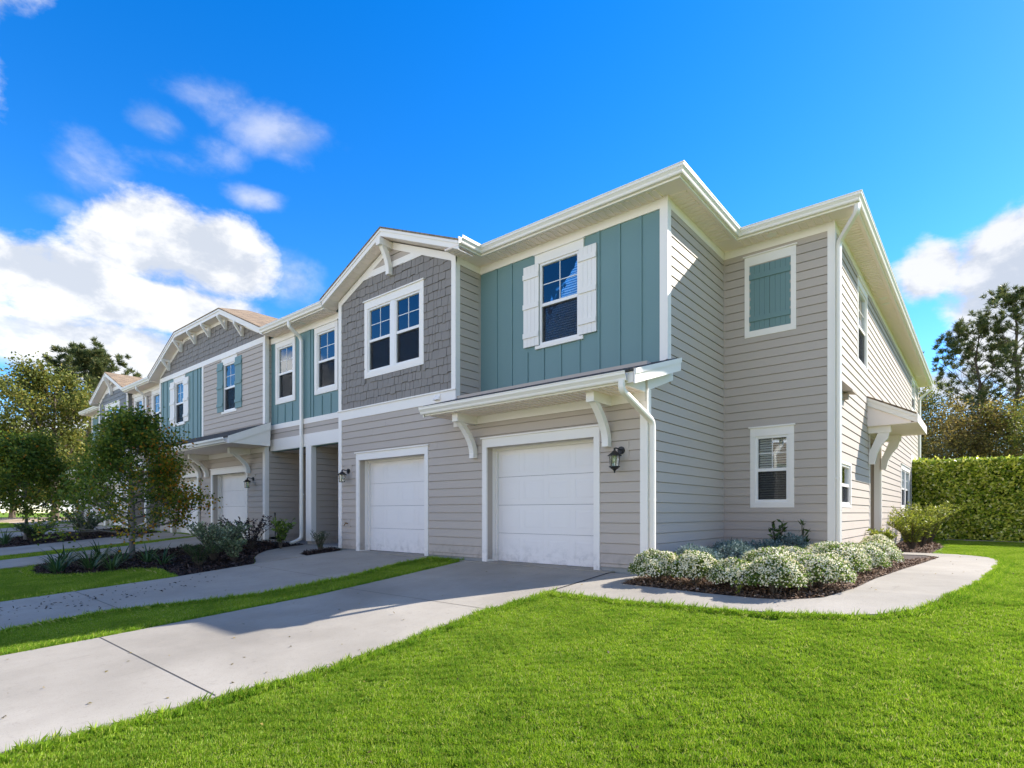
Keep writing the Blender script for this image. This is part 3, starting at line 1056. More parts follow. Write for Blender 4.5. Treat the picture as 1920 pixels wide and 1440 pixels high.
GUT = [(0.0, 0.0), (0.052, 0.0), (0.062, 0.018), (0.066, 0.042), (0.085, 0.072), (0.098, 0.088), (0.100, 0.122), (0.108, 0.126), (0.108, 0.138), (0.096, 0.138), (0.094, 0.126), (0.088, 0.092), (0.060, 0.050), (0.050, 0.008), (0.006, 0.008), (0.006, 0.125), (0.0, 0.125)]


def sweep(pts, prof, z, name, mat):
    m_ = MB()
    n = len(prof)
    rings = [offset_path(pts, d) for d, _ in prof]
    vs = [(rings[k][i][0], rings[k][i][1], z + prof[k][1]) for i in range(len(pts)) for k in range(n)]
    fs = []
    for i in range(len(pts) - 1):
        for k in range(n):
            fs.append((i * n + k, (i + 1) * n + k, (i + 1) * n + (k + 1) % n, i * n + (k + 1) % n))
    fs.append(tuple(range(n)))
    fs.append(tuple((len(pts) - 1) * n + k for k in range(n))[::-1])
    m_.add(vs, fs)
    return m_.build(name, mat, house)


def eave(wall_pts, over, z, gutter=True, soff=True, ext=None):
    """wall_pts: wall line; over: overhang to the back of the fascia"""
    sweep(wall_pts, [(over, 0.0), (over + 0.022, 0.0), (over + 0.022, 0.175), (over, 0.175)], z - 0.012, 'fascia', 'white')
    if gutter:
        sweep(wall_pts, [(over + 0.022 + d, zz) for d, zz in GUT], z + 0.022, 'gutter', 'gutter')
    # soffit: a plain sheet with narrow ribs across it
    m_ = MB()
    inn = offset_path(wall_pts, 0.0)
    out = offset_path(wall_pts, over + 0.001)
    for i in range(len(wall_pts) - 1):
        a, b, c, d = inn[i], inn[i + 1], out[i + 1], out[i]
        m_.hexa([(p[0], p[1], z) for p in (a, b, c, d)], [(p[0], p[1], z + 0.02) for p in (a, b, c, d)])
        L_ = math.hypot(b[0] - a[0], b[1] - a[1])
        t_ = ((b[0] - a[0]) / L_, (b[1] - a[1]) / L_)
        nrm = (t_[1], -t_[0])

        def turn(k):
            if k < 1 or k > len(wall_pts) - 2:
                return 0
            p0, p1, p2 = wall_pts[k - 1], wall_pts[k], wall_pts[k + 1]
            return (p1[0] - p0[0]) * (p2[1] - p1[1]) - (p1[1] - p0[1]) * (p2[0] - p1[0])
        s = 0.04 + (over if turn(i) < 0 else 0)
        s_end = L_ - 0.03 - (over if turn(i + 1) < 0 else 0)
        while s < s_end:
            p = (a[0] + t_[0] * s, a[1] + t_[1] * s)
            hw = 0.030
            q = [(p[0] + t_[0] * x + nrm[0] * y, p[1] + t_[1] * x + nrm[1] * y) for x, y in ((-hw, 0.03), (hw, 0.03), (hw, over - 0.06), (-hw, over - 0.06))]
            m_.hexa([(x, y, z - 0.013) for x, y in q], [(x, y, z - 0.0005) for x, y in q])
            s += 0.125
    # J-channels at both edges
    m_.build('soffit', 'soffit', house)
    for nm, o0, o1, dz in (('channel', 0.0, 0.022, 0.010), ('channel', over - 0.030, over, 0.010)):
        sweep(wall_pts, [(o0 + 0.028, -dz), (o1 + 0.028, -dz), (o1 + 0.028, -0.0005), (o0 + 0.028, -0.0005)] if o0 == 0 else [(o0, -dz), (o1, -dz), (o1, -0.0005), (o0, -0.0005)], z, nm, 'soffit')


OV = 0.385
eave([(-8.28, 7.80), (-8.28, YB), (XC, YB), (XC, YD), (XE, YD), (XE, YBACK + 0.4)], OV, ZS)
eave([(-15.98, YF), (-12.76, YF)], OV + 0.015, ZS - 0.10)
eave([(-28.24, YF), (-25.02, YF)], OV + 0.015, ZS - 0.10)
eave([(XL, YBACK + 0.4), (XL, YB), (-32.72, YB), (-32.72, 7.80)], OV, ZS)


def frieze(fr, u0, u1, z=ZS, h=0.165, d=0.028):
    return trim(fr, u0, u1, z - h, z, 0, d, 'frieze_board')


# ---- unit-end fronts (right end and its mirror image at the far end)
def MX(u):
    return -41.0 - u


for far in (0, 1):
    def m(a, b):
        return (MX(b), MX(a)) if far else (a, b)

    def h4(a, b, c, d):
        x, y = m(a, b)
        return (x, y, c, d)
    zb = -0.97 if not far else -0.62
    # lower front wall with two garage openings
    g1 = m(-11.585, -9.21)
    g2 = m(-7.40, -4.98)
    holes = [(*g1, -2, 1.262), (*g2, -2, 1.262)]
    hs_ = [(g[0] - 0.05, g[1] + 0.05, g[2], g[3]) for g in holes]
    a, b = m(-12.42, XC)
    wl = wall(FA, a, b, ZB - 0.02, 2.38, 'siding', holes)
    ex = [h4(-8.25, XC, 1.90, 2.6)]
    lap_siding(FA, wl, a + 0.0, b, ZB, 2.30, 'siding', hs_ + ex)
    for s0, s1 in ((a, holes[0][0] - 0.11) if not far else (a, holes[1][0] - 0.11), (min(g1[1], g2[1]) + 0.11, max(g1[0], g2[0]) - 0.11), (max(g1[1], g2[1]) + 0.11, b)):
        MB().box(FA, s0, s1, -1.5, ZB - 0.005, -0.14, 0.004).build('foundation', 'foundation', house)
    garage(FA, *g1, zb + (0.03 if not far else 0), label='white garage door under the grey shingled gable' if not far else None)
    garage(FA, *g2, zb, label='white garage door under the bracketed canopy at the near end' if not far else None)
    # white band at the foot of the shingled bump and its cap
    a, b = m(-12.45, -8.26)
    trim(FA, a, b, 2.30, 2.515, 0, 0.034, 'band_board')
    trim(FA, a - 0.02, b + 0.02, 2.515, 2.545, 0, 0.060, 'band_cap')
    # gabled bump, shingled
    ax = -10.35 if not far else MX(-10.35)
    ZE, SL = 5.30, 0.42
    wh = h4(-11.24, -9.365, 3.33, 4.84)
    a, b = m(-12.42, -8.28)
    smat = 'siding_gray' if not far else 'siding_bluegray'
    wl = wall(FA, a, b, 2.38, ZE, smat, [wh], poly=[(a, ZE), (b, ZE), (ax, ZE + SL * 2.07)])
    pl = [(SL, 1, SL * ax + ZE + SL * 2.07 - 0.10), (-SL, 1, -SL * ax + ZE + SL * 2.07 - 0.10)]
    wh2 = (wh[0] - 0.10, wh[1] + 0.10, wh[2] - 0.10, wh[3] + 0.14)
    shakes(FA, wl, a + 0.05, b - 0.05, 2.545, 5.58, smat, [wh2], pl, kind='shingle' if not far else 'far_shingle', wmin=0.085 if not far else 0.12, wmax=0.235 if not far else 0.3)
    lap_siding(FA, wl, ax - 0.95, ax + 0.95, 5.71, 6.12, 'siding', (), pl, base=5.70, seams=False)
    # rake friezes and the collar band below the small triangle
    s_ = math.hypot(1, SL)
    for sg in (-1, 1):
        x0, x1 = ax + sg * 2.10, ax
        z0, z1 = ZE - 0.015, ZE + SL * 2.07
        q = [(x0, z0), (x1, z1), (x1, z1 - 0.16), (x0, z0 - 0.16)]
        if sg > 0:
            q = q[::-1]
        MB().prism(FA, q, 0.0, 0.032 + 0.001 * sg).build('rake_frieze', 'white', house)
    MB().prism(FA, [(ax - 1.27, 5.565), (ax + 1.27, 5.565), (ax + 0.93, 5.715), (ax - 0.93, 5.715)], 0.0, 0.0295).build('collar_board', 'white', house)
    window(FA, *wh, side=0.125, header=0.175, bottom=0.13, double=True, label='twin window in the grey shingled gable' if not far else None)
    # corner boards of the bump
    for sg, u in ((-1, a), (1, b)):
        u0, u1 = (u - 0.03, u + 0.10) if sg < 0 else (u - 0.10, u + (0.03 if far else -0.001))
        trim(FA, u0, u1, 2.545, ZE - 0.03, 0, 0.036, 'corner_board')
    # gable roof of the bump
    YR = 7.775
    rm = MB()
    hw, dep = 2.46, 12.6
    for sg in (-1, 1):
        zt = ZE + SL * 2.07 + 0.20
        ze = zt - SL * hw
        p = [(ax + sg * hw, YR), (ax, YR), (ax, dep), (ax + sg * hw, YB + 0.3)]
        zz = [ze, zt, zt, ze]
        rm.hexa([(x, y, z) for (x, y), z in zip(p, zz)], [(x, y, z + 0.035) for (x, y), z in zip(p, zz)])
    roof_g = rm.build('gable_roof', 'shingle_tan', house)
    for sg in (-1, 1):
        zt = ZE + SL * 2.07 + 0.198
        ze = zt - SL * hw
        fb = MB()
        fb.hexa([(ax, YR + 0.03, zt), (ax + sg * hw, YR + 0.03, ze), (ax + sg * hw, YR + 0.055, ze), (ax, YR + 0.055, zt)],
                [(ax, YR + 0.03, zt - 0.165), (ax + sg * hw, YR + 0.03, ze - 0.165), (ax + sg * hw, YR + 0.055, ze - 0.165), (ax, YR + 0.055, zt - 0.165)])
        fb.hexa([(ax, YR + 0.012, zt), (ax + sg * hw, YR + 0.012, ze), (ax + sg * hw, YR + 0.030, ze), (ax, YR + 0.030, zt)],
                [(ax, YR + 0.012, zt - 0.055), (ax + sg * hw, YR + 0.012, ze - 0.055), (ax + sg * hw, YR + 0.030, ze - 0.055), (ax, YR + 0.030, zt - 0.055)])
        fb.build('rake_board', 'white', house)
        sf = MB()
        for i in range(15):
            t0, t1 = i / 15, (i + 0.97) / 15
            xa, xb = ax + sg * hw * t0, ax + sg * hw * t1
            za, zb_ = zt - 0.17 - SL * hw * t0, zt - 0.17 - SL * hw * t1
            sf.hexa([(xa, YR + 0.056, za), (xb, YR + 0.056, zb_), (xb, YA + 0.1, zb_), (xa, YA + 0.1, za)],
                    [(xa, YR + 0.056, za + 0.02), (xb, YR + 0.056, zb_ + 0.02), (xb, YA + 0.1, zb_ + 0.02), (xa, YA + 0.1, za + 0.02)])
        sf.build('rake_soffit', 'soffit', house)
    curve_bracket(FA, ax, 0.11, 0.40, 6.13, 5.50, arm=0.15, leg=0.13)
    # small return wall between bump and recessed teal wall
    if not far:
        RR = Fr('R', -8.28)
        wl = wall(RR, YA, YB, 2.05, ZS, 'siding')
        lap_siding(RR, wl, YA + 0.09, YB - 0.05, 2.1, ZS - 0.16, 'siding', seams=False)
        trim(RR, YA - 0.039, YA + 0.09, 2.0, ZS - 0.001, 0.0, 0.030, 'corner_board')
        trim(RR, YA + 0.09, YB - 0.03, ZS - 0.15, ZS, 0, 0.028, 'frieze_board')
        trim(RR, YB - 0.075, YB, 2.3, ZS - 0.15, 0, 0.026, 'corner_board', 'siding')
    # recessed teal wall above the canopy
    a, b = m(-8.28, XC)
    th = h4(-6.66, -5.75, 3.27, 4.87)
    wl = wall(FB, a, b, 2.2, ZS + 0.1, 'teal', [th])
    bx0 = [-7.80, -7.39, -6.985, -6.58, -6.175, -5.755, -5.33, -4.915, -4.50]
    bb = [MX(u) if far else u for u in bx0]
    battens(FB, wl, bb, 2.40, ZS - 0.165, 'teal', [h4(-7.06, -5.36, 3.20, 5.075)])
    frieze(FB, a + (0.0 if not far else 0.112), b - (0.112 if not far else 0.0))
    window(FB, *th, header=0.185, sill=0.065, sill_over=0.10, head_over=0.11, label='window with white shutters in the near teal wall' if not far else None)
    for (u0, u1) in ((-7.05, -6.66), (-5.75, -5.365)):
        q = m(u0 - 0.0 + (0 if u0 < -6 else 0.012), u1 - (0.012 if u0 < -6 else 0))
        shutter(FB, *q, 3.285, 4.885, 'shutter_white', (0.14, 0.5, 0.87), 4)
    q = m(XC - 0.11, XC - 0.001 if not far else XC + 0.028)
    trim(FB, *q, 2.3, ZS - 0.001, 0, 0.034, 'corner_board')
    # pent canopy over the garage
    c0, c1 = m(-8.38, -3.85)
    YW = YB
    e0, e1, zt0, zt1 = 7.36, YB - 0.002, 2.055, 2.505
    rm = MB()
    rm.hexa([(c0, e0 - 0.03, zt0 - 0.01), (c1, e0 - 0.03, zt0 - 0.01), (c1, e1, zt1), (c0, e1, zt1)],
            [(c0, e0 - 0.03, zt0 + 0.028), (c1, e0 - 0.03, zt0 + 0.028), (c1, e1, zt1 + 0.038), (c0, e1, zt1 + 0.038)])
    can = rm.build('canopy', 'shingle_dark', house)
    can['label'] = 'pent canopy with dark shingles over the near garage door' if not far else 'pent canopy at the far end of the row'
    MB().xyz(c0 + 0.02, c1 - 0.02, e0, e0 + 0.022, 1.885, zt0 - 0.012).build('fascia', 'white', can)
    # gutter
    gp = [(c0 - 0.06, e0), (c1 - 0.10, e0)]
    g_ = sweep(gp, GUT, 1.91, 'gutter', 'gutter')
    g_.parent = can
    # soffit with ribs
    sm = MB().xyz(c0 + 0.02 + (0.15 if far else 0), c1 - 0.022 - (0 if far else 0.21), e0 + 0.023, YA - 0.001, 1.895, 1.915)
    x = c0 + 0.1
    while x < c1 - 0.28:
        sm.xyz(x - 0.030, x + 0.030, e0 + 0.06, YA - 0.05, 1.882, 1.8945)
        x += 0.125
    sm.build('soffit', 'soffit', can)
    # gable-end rake boards and infill
    for xx, sg in ((c1, 1), (c0, -1)):
        rb = MB()
        f0, f1 = e0 - 0.02, (YB + 0.10 if (xx > -5 or xx < -35) else YA + 0.02)
        sl_ = (zt1 - zt0) / (e1 - e0)
        def zr(y):
            return zt0 + (y - e0) * sl_
        t_ = 0.024
        x0, x1 = (xx - 0.001, xx + t_) if sg > 0 else (xx - t_, xx + 0.001)
        rb.hexa([(x0, f0, zr(f0) - 0.19), (x1, f0, zr(f0) - 0.19), (x1, f1, zr(f1) - 0.19), (x0, f1, zr(f1) - 0.19)],
                [(x0, f0, zr(f0) + 0.02), (x1, f0, zr(f0) + 0.02), (x1, f1, zr(f1) + 0.02), (x0, f1, zr(f1) + 0.02)])
        x2, x3 = (x1 - 0.001, x1 + 0.018) if sg > 0 else (x0 - 0.018, x0 + 0.001)
        rb.hexa([(x2, f0, zr(f0) - 0.055), (x3, f0, zr(f0) - 0.055), (x3, f1, zr(f1) - 0.055), (x2, f1, zr(f1) - 0.055)],
                [(x2, f0, zr(f0) + 0.024), (x3, f0, zr(f0) + 0.024), (x3, f1, zr(f1) + 0.024), (x2, f1, zr(f1) + 0.024)])
        rb.build('rake_board', 'white', can)
        if not far and sg > 0:
            inf = MB()
            inf.hexa([(XC - 0.05, e0 + 0.03, 1.88), (XC + 0.0, e0 + 0.03, 1.88), (XC + 0.0, YA - 0.04, 1.88), (XC - 0.05, YA - 0.04, 1.88)],
                     [(XC - 0.05, e0 + 0.03, zr(e0 + 0.03) - 0.02), (XC + 0.0, e0 + 0.03, zr(e0 + 0.03) - 0.02), (XC + 0.0, YA - 0.04, zr(YA) - 0.02), (XC - 0.05, YA - 0.04, zr(YA) - 0.02)])
            inf.build('end_panel', 'white', can)
            fr_ = MB()
            fr_.hexa([(XC + 0.001, YA - 0.03, 1.90), (XC + 0.03, YA - 0.03, 1.90), (XC + 0.03, 9.02, 2.225), (XC + 0.001, 9.02, 2.225)],
                     [(XC + 0.001, YA - 0.03, 2.26), (XC + 0.03, YA - 0.03, 2.26), (XC + 0.03, 9.02, 2.50), (XC + 0.001, 9.02, 2.50)])
            fr_.build('frieze_board', 'white', can)
    a, b = m(-8.30, XC - 0.003)
    trim(FA, a, b, 1.745, 1.894, 0, 0.05, 'frieze_board')
    for u in (-7.70, -4.70):
        curve_bracket(FA, MX(u) if far else u, 0.115, 0.60, 1.893, 1.17)
    # lower corner boards
    q = m(XC - 0.10, XC - 0.001 if not far else XC + 0.03)
    trim(FA, *q, ZB - 0.05, 1.744, 0, 0.036, 'corner_board')
    q = m(-12.45, -12.31)
    trim(FA, *q, ZB + 0.0, 2.30, 0, 0.036, 'corner_board')

# dryer vent on the white band, hose taps
vb = MB()
vb.hexa([FA(-8.86, 2.36, 0.034), FA(-8.70, 2.36, 0.034), FA(-8.70, 2.36, 0.12), FA(-8.86, 2.36, 0.12)],
        [FA(-8.86, 2.50, 0.034), FA(-8.70, 2.50, 0.034), FA(-8.70, 2.45, 0.05), FA(-8.86, 2.45, 0.05)])
vb.build('vent_hood', 'white', house)
for u, zc in ((-12.05, -0.27), (-17.13, -0.27)):
    hb = MB().box(FA, u - 0.05, u + 0.09, zc - 0.10, zc + 0.10, 0.0, 0.030).build('tap_block', 'siding', house)
    t_ = MB().tube([FA(u - 0.0, zc, 0.03), FA(u - 0.0, zc, 0.10), FA(u - 0.0, zc - 0.05, 0.14)], 0.014, 8)
    t_.tube([FA(u - 0.04, zc + 0.03, 0.10), FA(u + 0.04, zc + 0.03, 0.10)], 0.009, 6)
    t_.build('hose_tap', 'brass', hb)

# ---- side wall of the near unit (towards the planted corner)
wl = wall(RC, YA + 0.141, YD, ZB - 0.02, 2.1, 'siding')
wl2 = wall(RC, YB + 0.001, YD, 2.1, ZS + 0.1, 'siding')
lap_siding(RC, wl, YA + 0.10, YD - 0.045, ZB, 2.158, 'siding', seams=False)
pl = [(-(2.43 - 1.98) / (9.04 - 8.2), 1, -(2.43 - 1.98) / (9.04 - 8.2) * 8.2 + 1.98)]
lap_siding(RC, wl2, YB + 0.10, YD - 0.045, 2.158, ZS - 0.165, 'siding', seams=False)
trim(RC, YA - 0.039, YA + 0.095, ZB - 0.05, 1.93, 0, 0.027, 'corner_board')
trim(RC, YB - 0.037, YB + 0.10, 2.545, ZS - 0.001, 0, 0.033, 'corner_board')
trim(RC, YB + 0.10, YD - 0.03, ZS - 0.165, ZS, 0, 0.028, 'frieze_board')
trim(RC, YD - 0.05, YD, ZB, ZS - 0.165, 0, 0.022, 'corner_board', 'siding')
MB().box(RC, YA, YD, -1.5, ZB - 0.003, -0.14, 0.006).build('foundation', 'foundation', house)

# ---- recessed front wall at the right
dh1 = (-3.51, -2.76, 3.55, 4.83)
dh2 = (-3.40, -2.80, 0.20, 1.475)
wl = wall(FD, XC, XE, ZB - 0.02, ZS + 0.1, 'siding', [dh2])
lap_siding(FD, wl, XC + 0.05, XE, ZB, ZS - 0.155, 'siding', [(dh2[0] - .04, dh2[1] + .04, dh2[2] - .04, dh2[3] + .06), (dh1[0] + 0.02, dh1[1] - 0.02, dh1[2] + .02, dh1[3] - .02)], seams=False)
frieze(FD, XC + 0.03, XE - 0.091, h=0.155)
trim(FD, XC, XC + 0.05, ZB, ZS - 0.155, 0, 0.023, 'corner_board', 'siding')
window(FD, *dh2, side=0.095, header=0.165, bottom=0.105, label='small window with white casing beside the flowering shrubs')
# blind window: casing around a pair of teal shutters
cs = MB()
cs.box(FD, dh1[0] - 0.09, dh1[0], dh1[2] - 0.12, dh1[3], 0, 0.034)
cs.box(FD, dh1[1], dh1[1] + 0.09, dh1[2] - 0.12, dh1[3], 0, 0.034)
cs.box(FD, dh1[0], dh1[1], dh1[2] - 0.12, dh1[2], 0, 0.033)
cs.box(FD, dh1[0] - 0.09, dh1[1] + 0.09, dh1[3] + 0.001, dh1[3] + 0.175, 0, 0.036)
cs.box(FD, dh1[0] - 0.115, dh1[1] + 0.115, dh1[3] + 0.175, dh1[3] + 0.2, 0, 0.062)
cs.build('casing', 'white', house)
c = (dh1[0] + dh1[1]) / 2
shutter(FD, dh1[0] + 0.003, c - 0.004, dh1[2] + 0.003, dh1[3] - 0.003, 'teal', (0.175, 0.82), 4, 0.001, label='closed teal shutter on the recessed wall, left leaf')
shutter(FD, c + 0.004, dh1[1] - 0.003, dh1[2] + 0.003, dh1[3] - 0.003, 'teal', (0.175, 0.82), 4, 0.001, label='closed teal shutter on the recessed wall, right leaf')
trim(FD, XE - 0.09, XE - 0.001, ZB - 0.05, ZS - 0.001, 0, 0.034, 'corner_board')
MB().box(FD, XC, XE, -1.5, ZB - 0.003, -0.14, 0.006).build('foundation', 'foundation', house)

# ---- long sunlit side wall
eu = (13.95, 15.10, 3.28, 4.86)
eu2 = (25.85, 27.1, 3.95, 4.95)
e3 = (22.35, 24.9, 0.20, 1.43)
e4 = (12.05, 13.05, 0.15, 0.93)
ed = (15.58, 17.52, -0.95, 1.80)
e5 = (25.75, 28.35, -0.85, 1.88)
hol = [eu, eu2, e3, e4, ed, e5]
wl = wall(RE, YD + 0.141, YBACK, ZB - 0.02, ZS + 0.1, 'siding', hol)
lap_siding(RE, wl, YD + 0.09, YBACK, ZB, ZS - 0.155, 'siding', [(h[0] - .03, h[1] + .03, h[2] - .03, h[3] + .03) for h in hol])
trim(RE, YD - 0.037, YD + 0.09, ZB - 0.05, ZS - 0.001, 0, 0.030, 'corner_board')
trim(RE, YBACK - 0.10, YBACK + 0.02, ZB - 0.05, ZS, 0, 0.030, 'corner_board')
trim(RE, YD + 0.09, YBACK - 0.10, ZS - 0.155, ZS, 0, 0.028, 'frieze_board')
for s0, s1 in ((YD, ed[0]), (ed[1], YBACK)):
    MB().box(RE, s0, s1, -1.5, ZB - 0.003, -0.14, 0.006).build('foundation', 'foundation', house)
window(RE, *eu, side=0.09, header=0.14, bottom=0.10, label='upper window on the sunlit side wall')
window(RE, *eu2, side=0.09, header=0.12, bottom=0.10)
window(RE, *e3, side=0.12, header=0.15, bottom=0.10, double=True, label='twin window low on the sunlit side wall')
window(RE, *e4, side=0.06, header=0.06, bottom=0.05, cap=False, grid=False, label='small white window behind the corner downspout')
# side entry: recess with jambs, door and a stoop
rec = MB()
rec.xyz(XE - 1.3, XE, ed[1] + 0.001, ed[1] + 0.12, -1.0, 1.80)
rec.xyz(XE - 1.3, XE, ed[0] - 0.12, ed[0] - 0.001, -1.0, 1.80)
rec.xyz(XE - 1.3, XE - 0.001, ed[0] - 0.12, ed[1] + 0.12, 1.801, 1.92)
rec.xyz(XE - 1.42, XE - 1.3, ed[0] - 0.12, ed[1] + 0.12, -1.0, 1.92)
rec.build('entry_recess', 'tan_panel', house)
MB().xyz(XE - 1.3, XE + 0.02, ed[0], ed[1], -1.2, -0.94).build('stoop', 'concrete', house)
dr = MB().xyz(XE - 1.298, XE - 1.26, 16.0, 17.0, -0.93, 1.2).build('entry_door', 'teal', house)
MB().tube([(XE - 1.22, 16.1, 0.0), (XE - 1.22, 16.1, 0.15)], 0.012, 6).build('handle', 'black_metal', dr)
trim(RE, ed[0] - 0.06, ed[0], -0.95, 1.85, 0, 0.034, 'casing')
trim(RE, ed[1], ed[1] + 0.07, -0.95, 1.85, 0, 0.034, 'casing')
MB().xyz(XE - 0.13, XE + 0.0, ed[1] - 0.03, ed[1] + 0.0, -0.95, 1.80).build('corner_board', 'white', house)
# patio recess at the far end
pr = MB().box(RE, e5[0], e5[1], e5[2], e5[3], -0.5, -0.46)
pr.box(RE, e5[0] - 0.1, e5[0], e5[2], e5[3], -0.5, 0).box(RE, e5[1], e5[1] + 0.1, e5[2], e5[3], -0.5, 0)
pr.build('patio_recess', 'tan_panel', house)
MB().box(RE, e5[0] - 0.12, e5[0], e5[2], e5[3], 0, 0.03).box(RE, e5[1], e5[1] + 0.12, e5[2], e5[3], 0, 0.03).box(RE, e5[0] - 0.12, e5[1] + 0.12, e5[3] + 0.001, e5[3] + 0.28, 0, 0.03).build('casing', 'white', house)
MB().box(RE, e5[0], e5[1], -0.2, -0.14, -0.1, 0.02).build('patio_rail', 'white', house)
# little floodlight hood near the corner
vb = MB()
vb.hexa([RE(12.15, 2.30, 0.022), RE(12.60, 2.30, 0.022), RE(12.60, 2.27, 0.20), RE(12.15, 2.27, 0.20)],
        [RE(12.15, 2.50, 0.022), RE(12.60, 2.50, 0.022), RE(12.60, 2.30, 0.20), RE(12.15, 2.30, 0.20)])
vb.box(RE, 12.3, 12.4, 2.16, 2.27, 0.024, 0.10)
vb.build('vent_hood', 'tan_panel', house)

# shed canopy over the side entry
y0, y1 = 15.20, 17.78
xo = -1.11
rm = MB()
rm.hexa([(XE + 0.02, y0 - 0.02, 2.645), (xo, y0 - 0.02, 2.165), (xo, y1, 2.165), (XE + 0.02, y1, 2.645)],
        [(XE + 0.02, y0 - 0.02, 2.685), (xo, y0 - 0.02, 2.205), (xo, y1, 2.205), (XE + 0.02, y1, 2.685)])
can = rm.build('canopy', 'shingle_tan', house)
can['label'] = 'white shed canopy over the side entry on the sunlit wall'


def zc_(x):
    return 2.645 + (x - XE - 0.02) * (2.165 - 2.645) / (xo - XE - 0.02)


for yy in (y0, y1 - 0.03):
    rb = MB()
    rb.hexa([(XE + 0.021, yy, zc_(XE) - 0.20), (xo - 0.002, yy, 1.985), (xo - 0.002, yy + 0.03, 1.985), (XE + 0.021, yy + 0.03, zc_(XE) - 0.20)],
            [(XE + 0.021, yy, zc_(XE) - 0.005), (xo - 0.002, yy, 2.163), (xo - 0.002, yy + 0.03, 2.163), (XE + 0.021, yy + 0.03, zc_(XE) - 0.005)])
    rb.hexa([(XE + 0.021, yy - 0.015, zc_(XE) - 0.07), (xo - 0.002, yy - 0.015, 2.105), (xo - 0.002, yy, 2.105), (XE + 0.021, yy, zc_(XE) - 0.07)],
            [(XE + 0.021, yy - 0.015, zc_(XE) - 0.005), (xo - 0.002, yy - 0.015, 2.163), (xo - 0.002, yy, 2.163), (XE + 0.021, yy, zc_(XE) - 0.005)])
    rb.build('rake_board', 'white', can)
MB().xyz(xo - 0.001, xo + 0.024, y0 - 0.018, y1, 1.985, 2.180).build('fascia', 'white', can)
MB().xyz(XE + 0.021, xo - 0.003, y0 + 0.031, y1 - 0.031, 1.985, 2.003).build('soffit', 'soffit', can)
tri = MB()
tri.hexa([(XE + 0.021, y0 + 0.031, 2.004), (xo - 0.1, y0 + 0.031, 2.004), (xo - 0.1, y0 + 0.05, 2.004), (XE + 0.021, y0 + 0.05, 2.004)],
         [(XE + 0.021, y0 + 0.031, 2.60), (xo - 0.1, y0 + 0.031, 2.08), (xo - 0.1, y0 + 0.05, 2.08), (XE + 0.021, y0 + 0.05, 2.60)])
tri.build('end_panel', 'soffit', can)
for yy in (15.42, 17.50):
    b_ = MB()
    b_.xyz(XE + 0.022, -1.60, yy - 0.075, yy + 0.075, 1.835, 1.984)
    P = [(-2.030, 1.12), (-1.92, 1.12), (-1.87, 1.36), (-1.77, 1.56), (-1.66, 1.70), (-1.63, 1.835), (-1.85, 1.835), (-1.90, 1.70), (-1.97, 1.52), (-2.030, 1.38)]
    vs = [(x, yy - 0.055, z) for x, z in P] + [(x, yy + 0.055, z) for x, z in P]
    n = len(P)
    # split into quads across the brace so every face is planar and convex
    pairs = [(0, 1, 2, 9), (9, 2, 3, 8), (8, 3, 4, 7), (7, 4, 5, 6)]
    for q in pairs:
        b_.hexa([vs[i] for i in q], [vs[n + i] for i in q])
    b_.build('bracket', 'white', can)

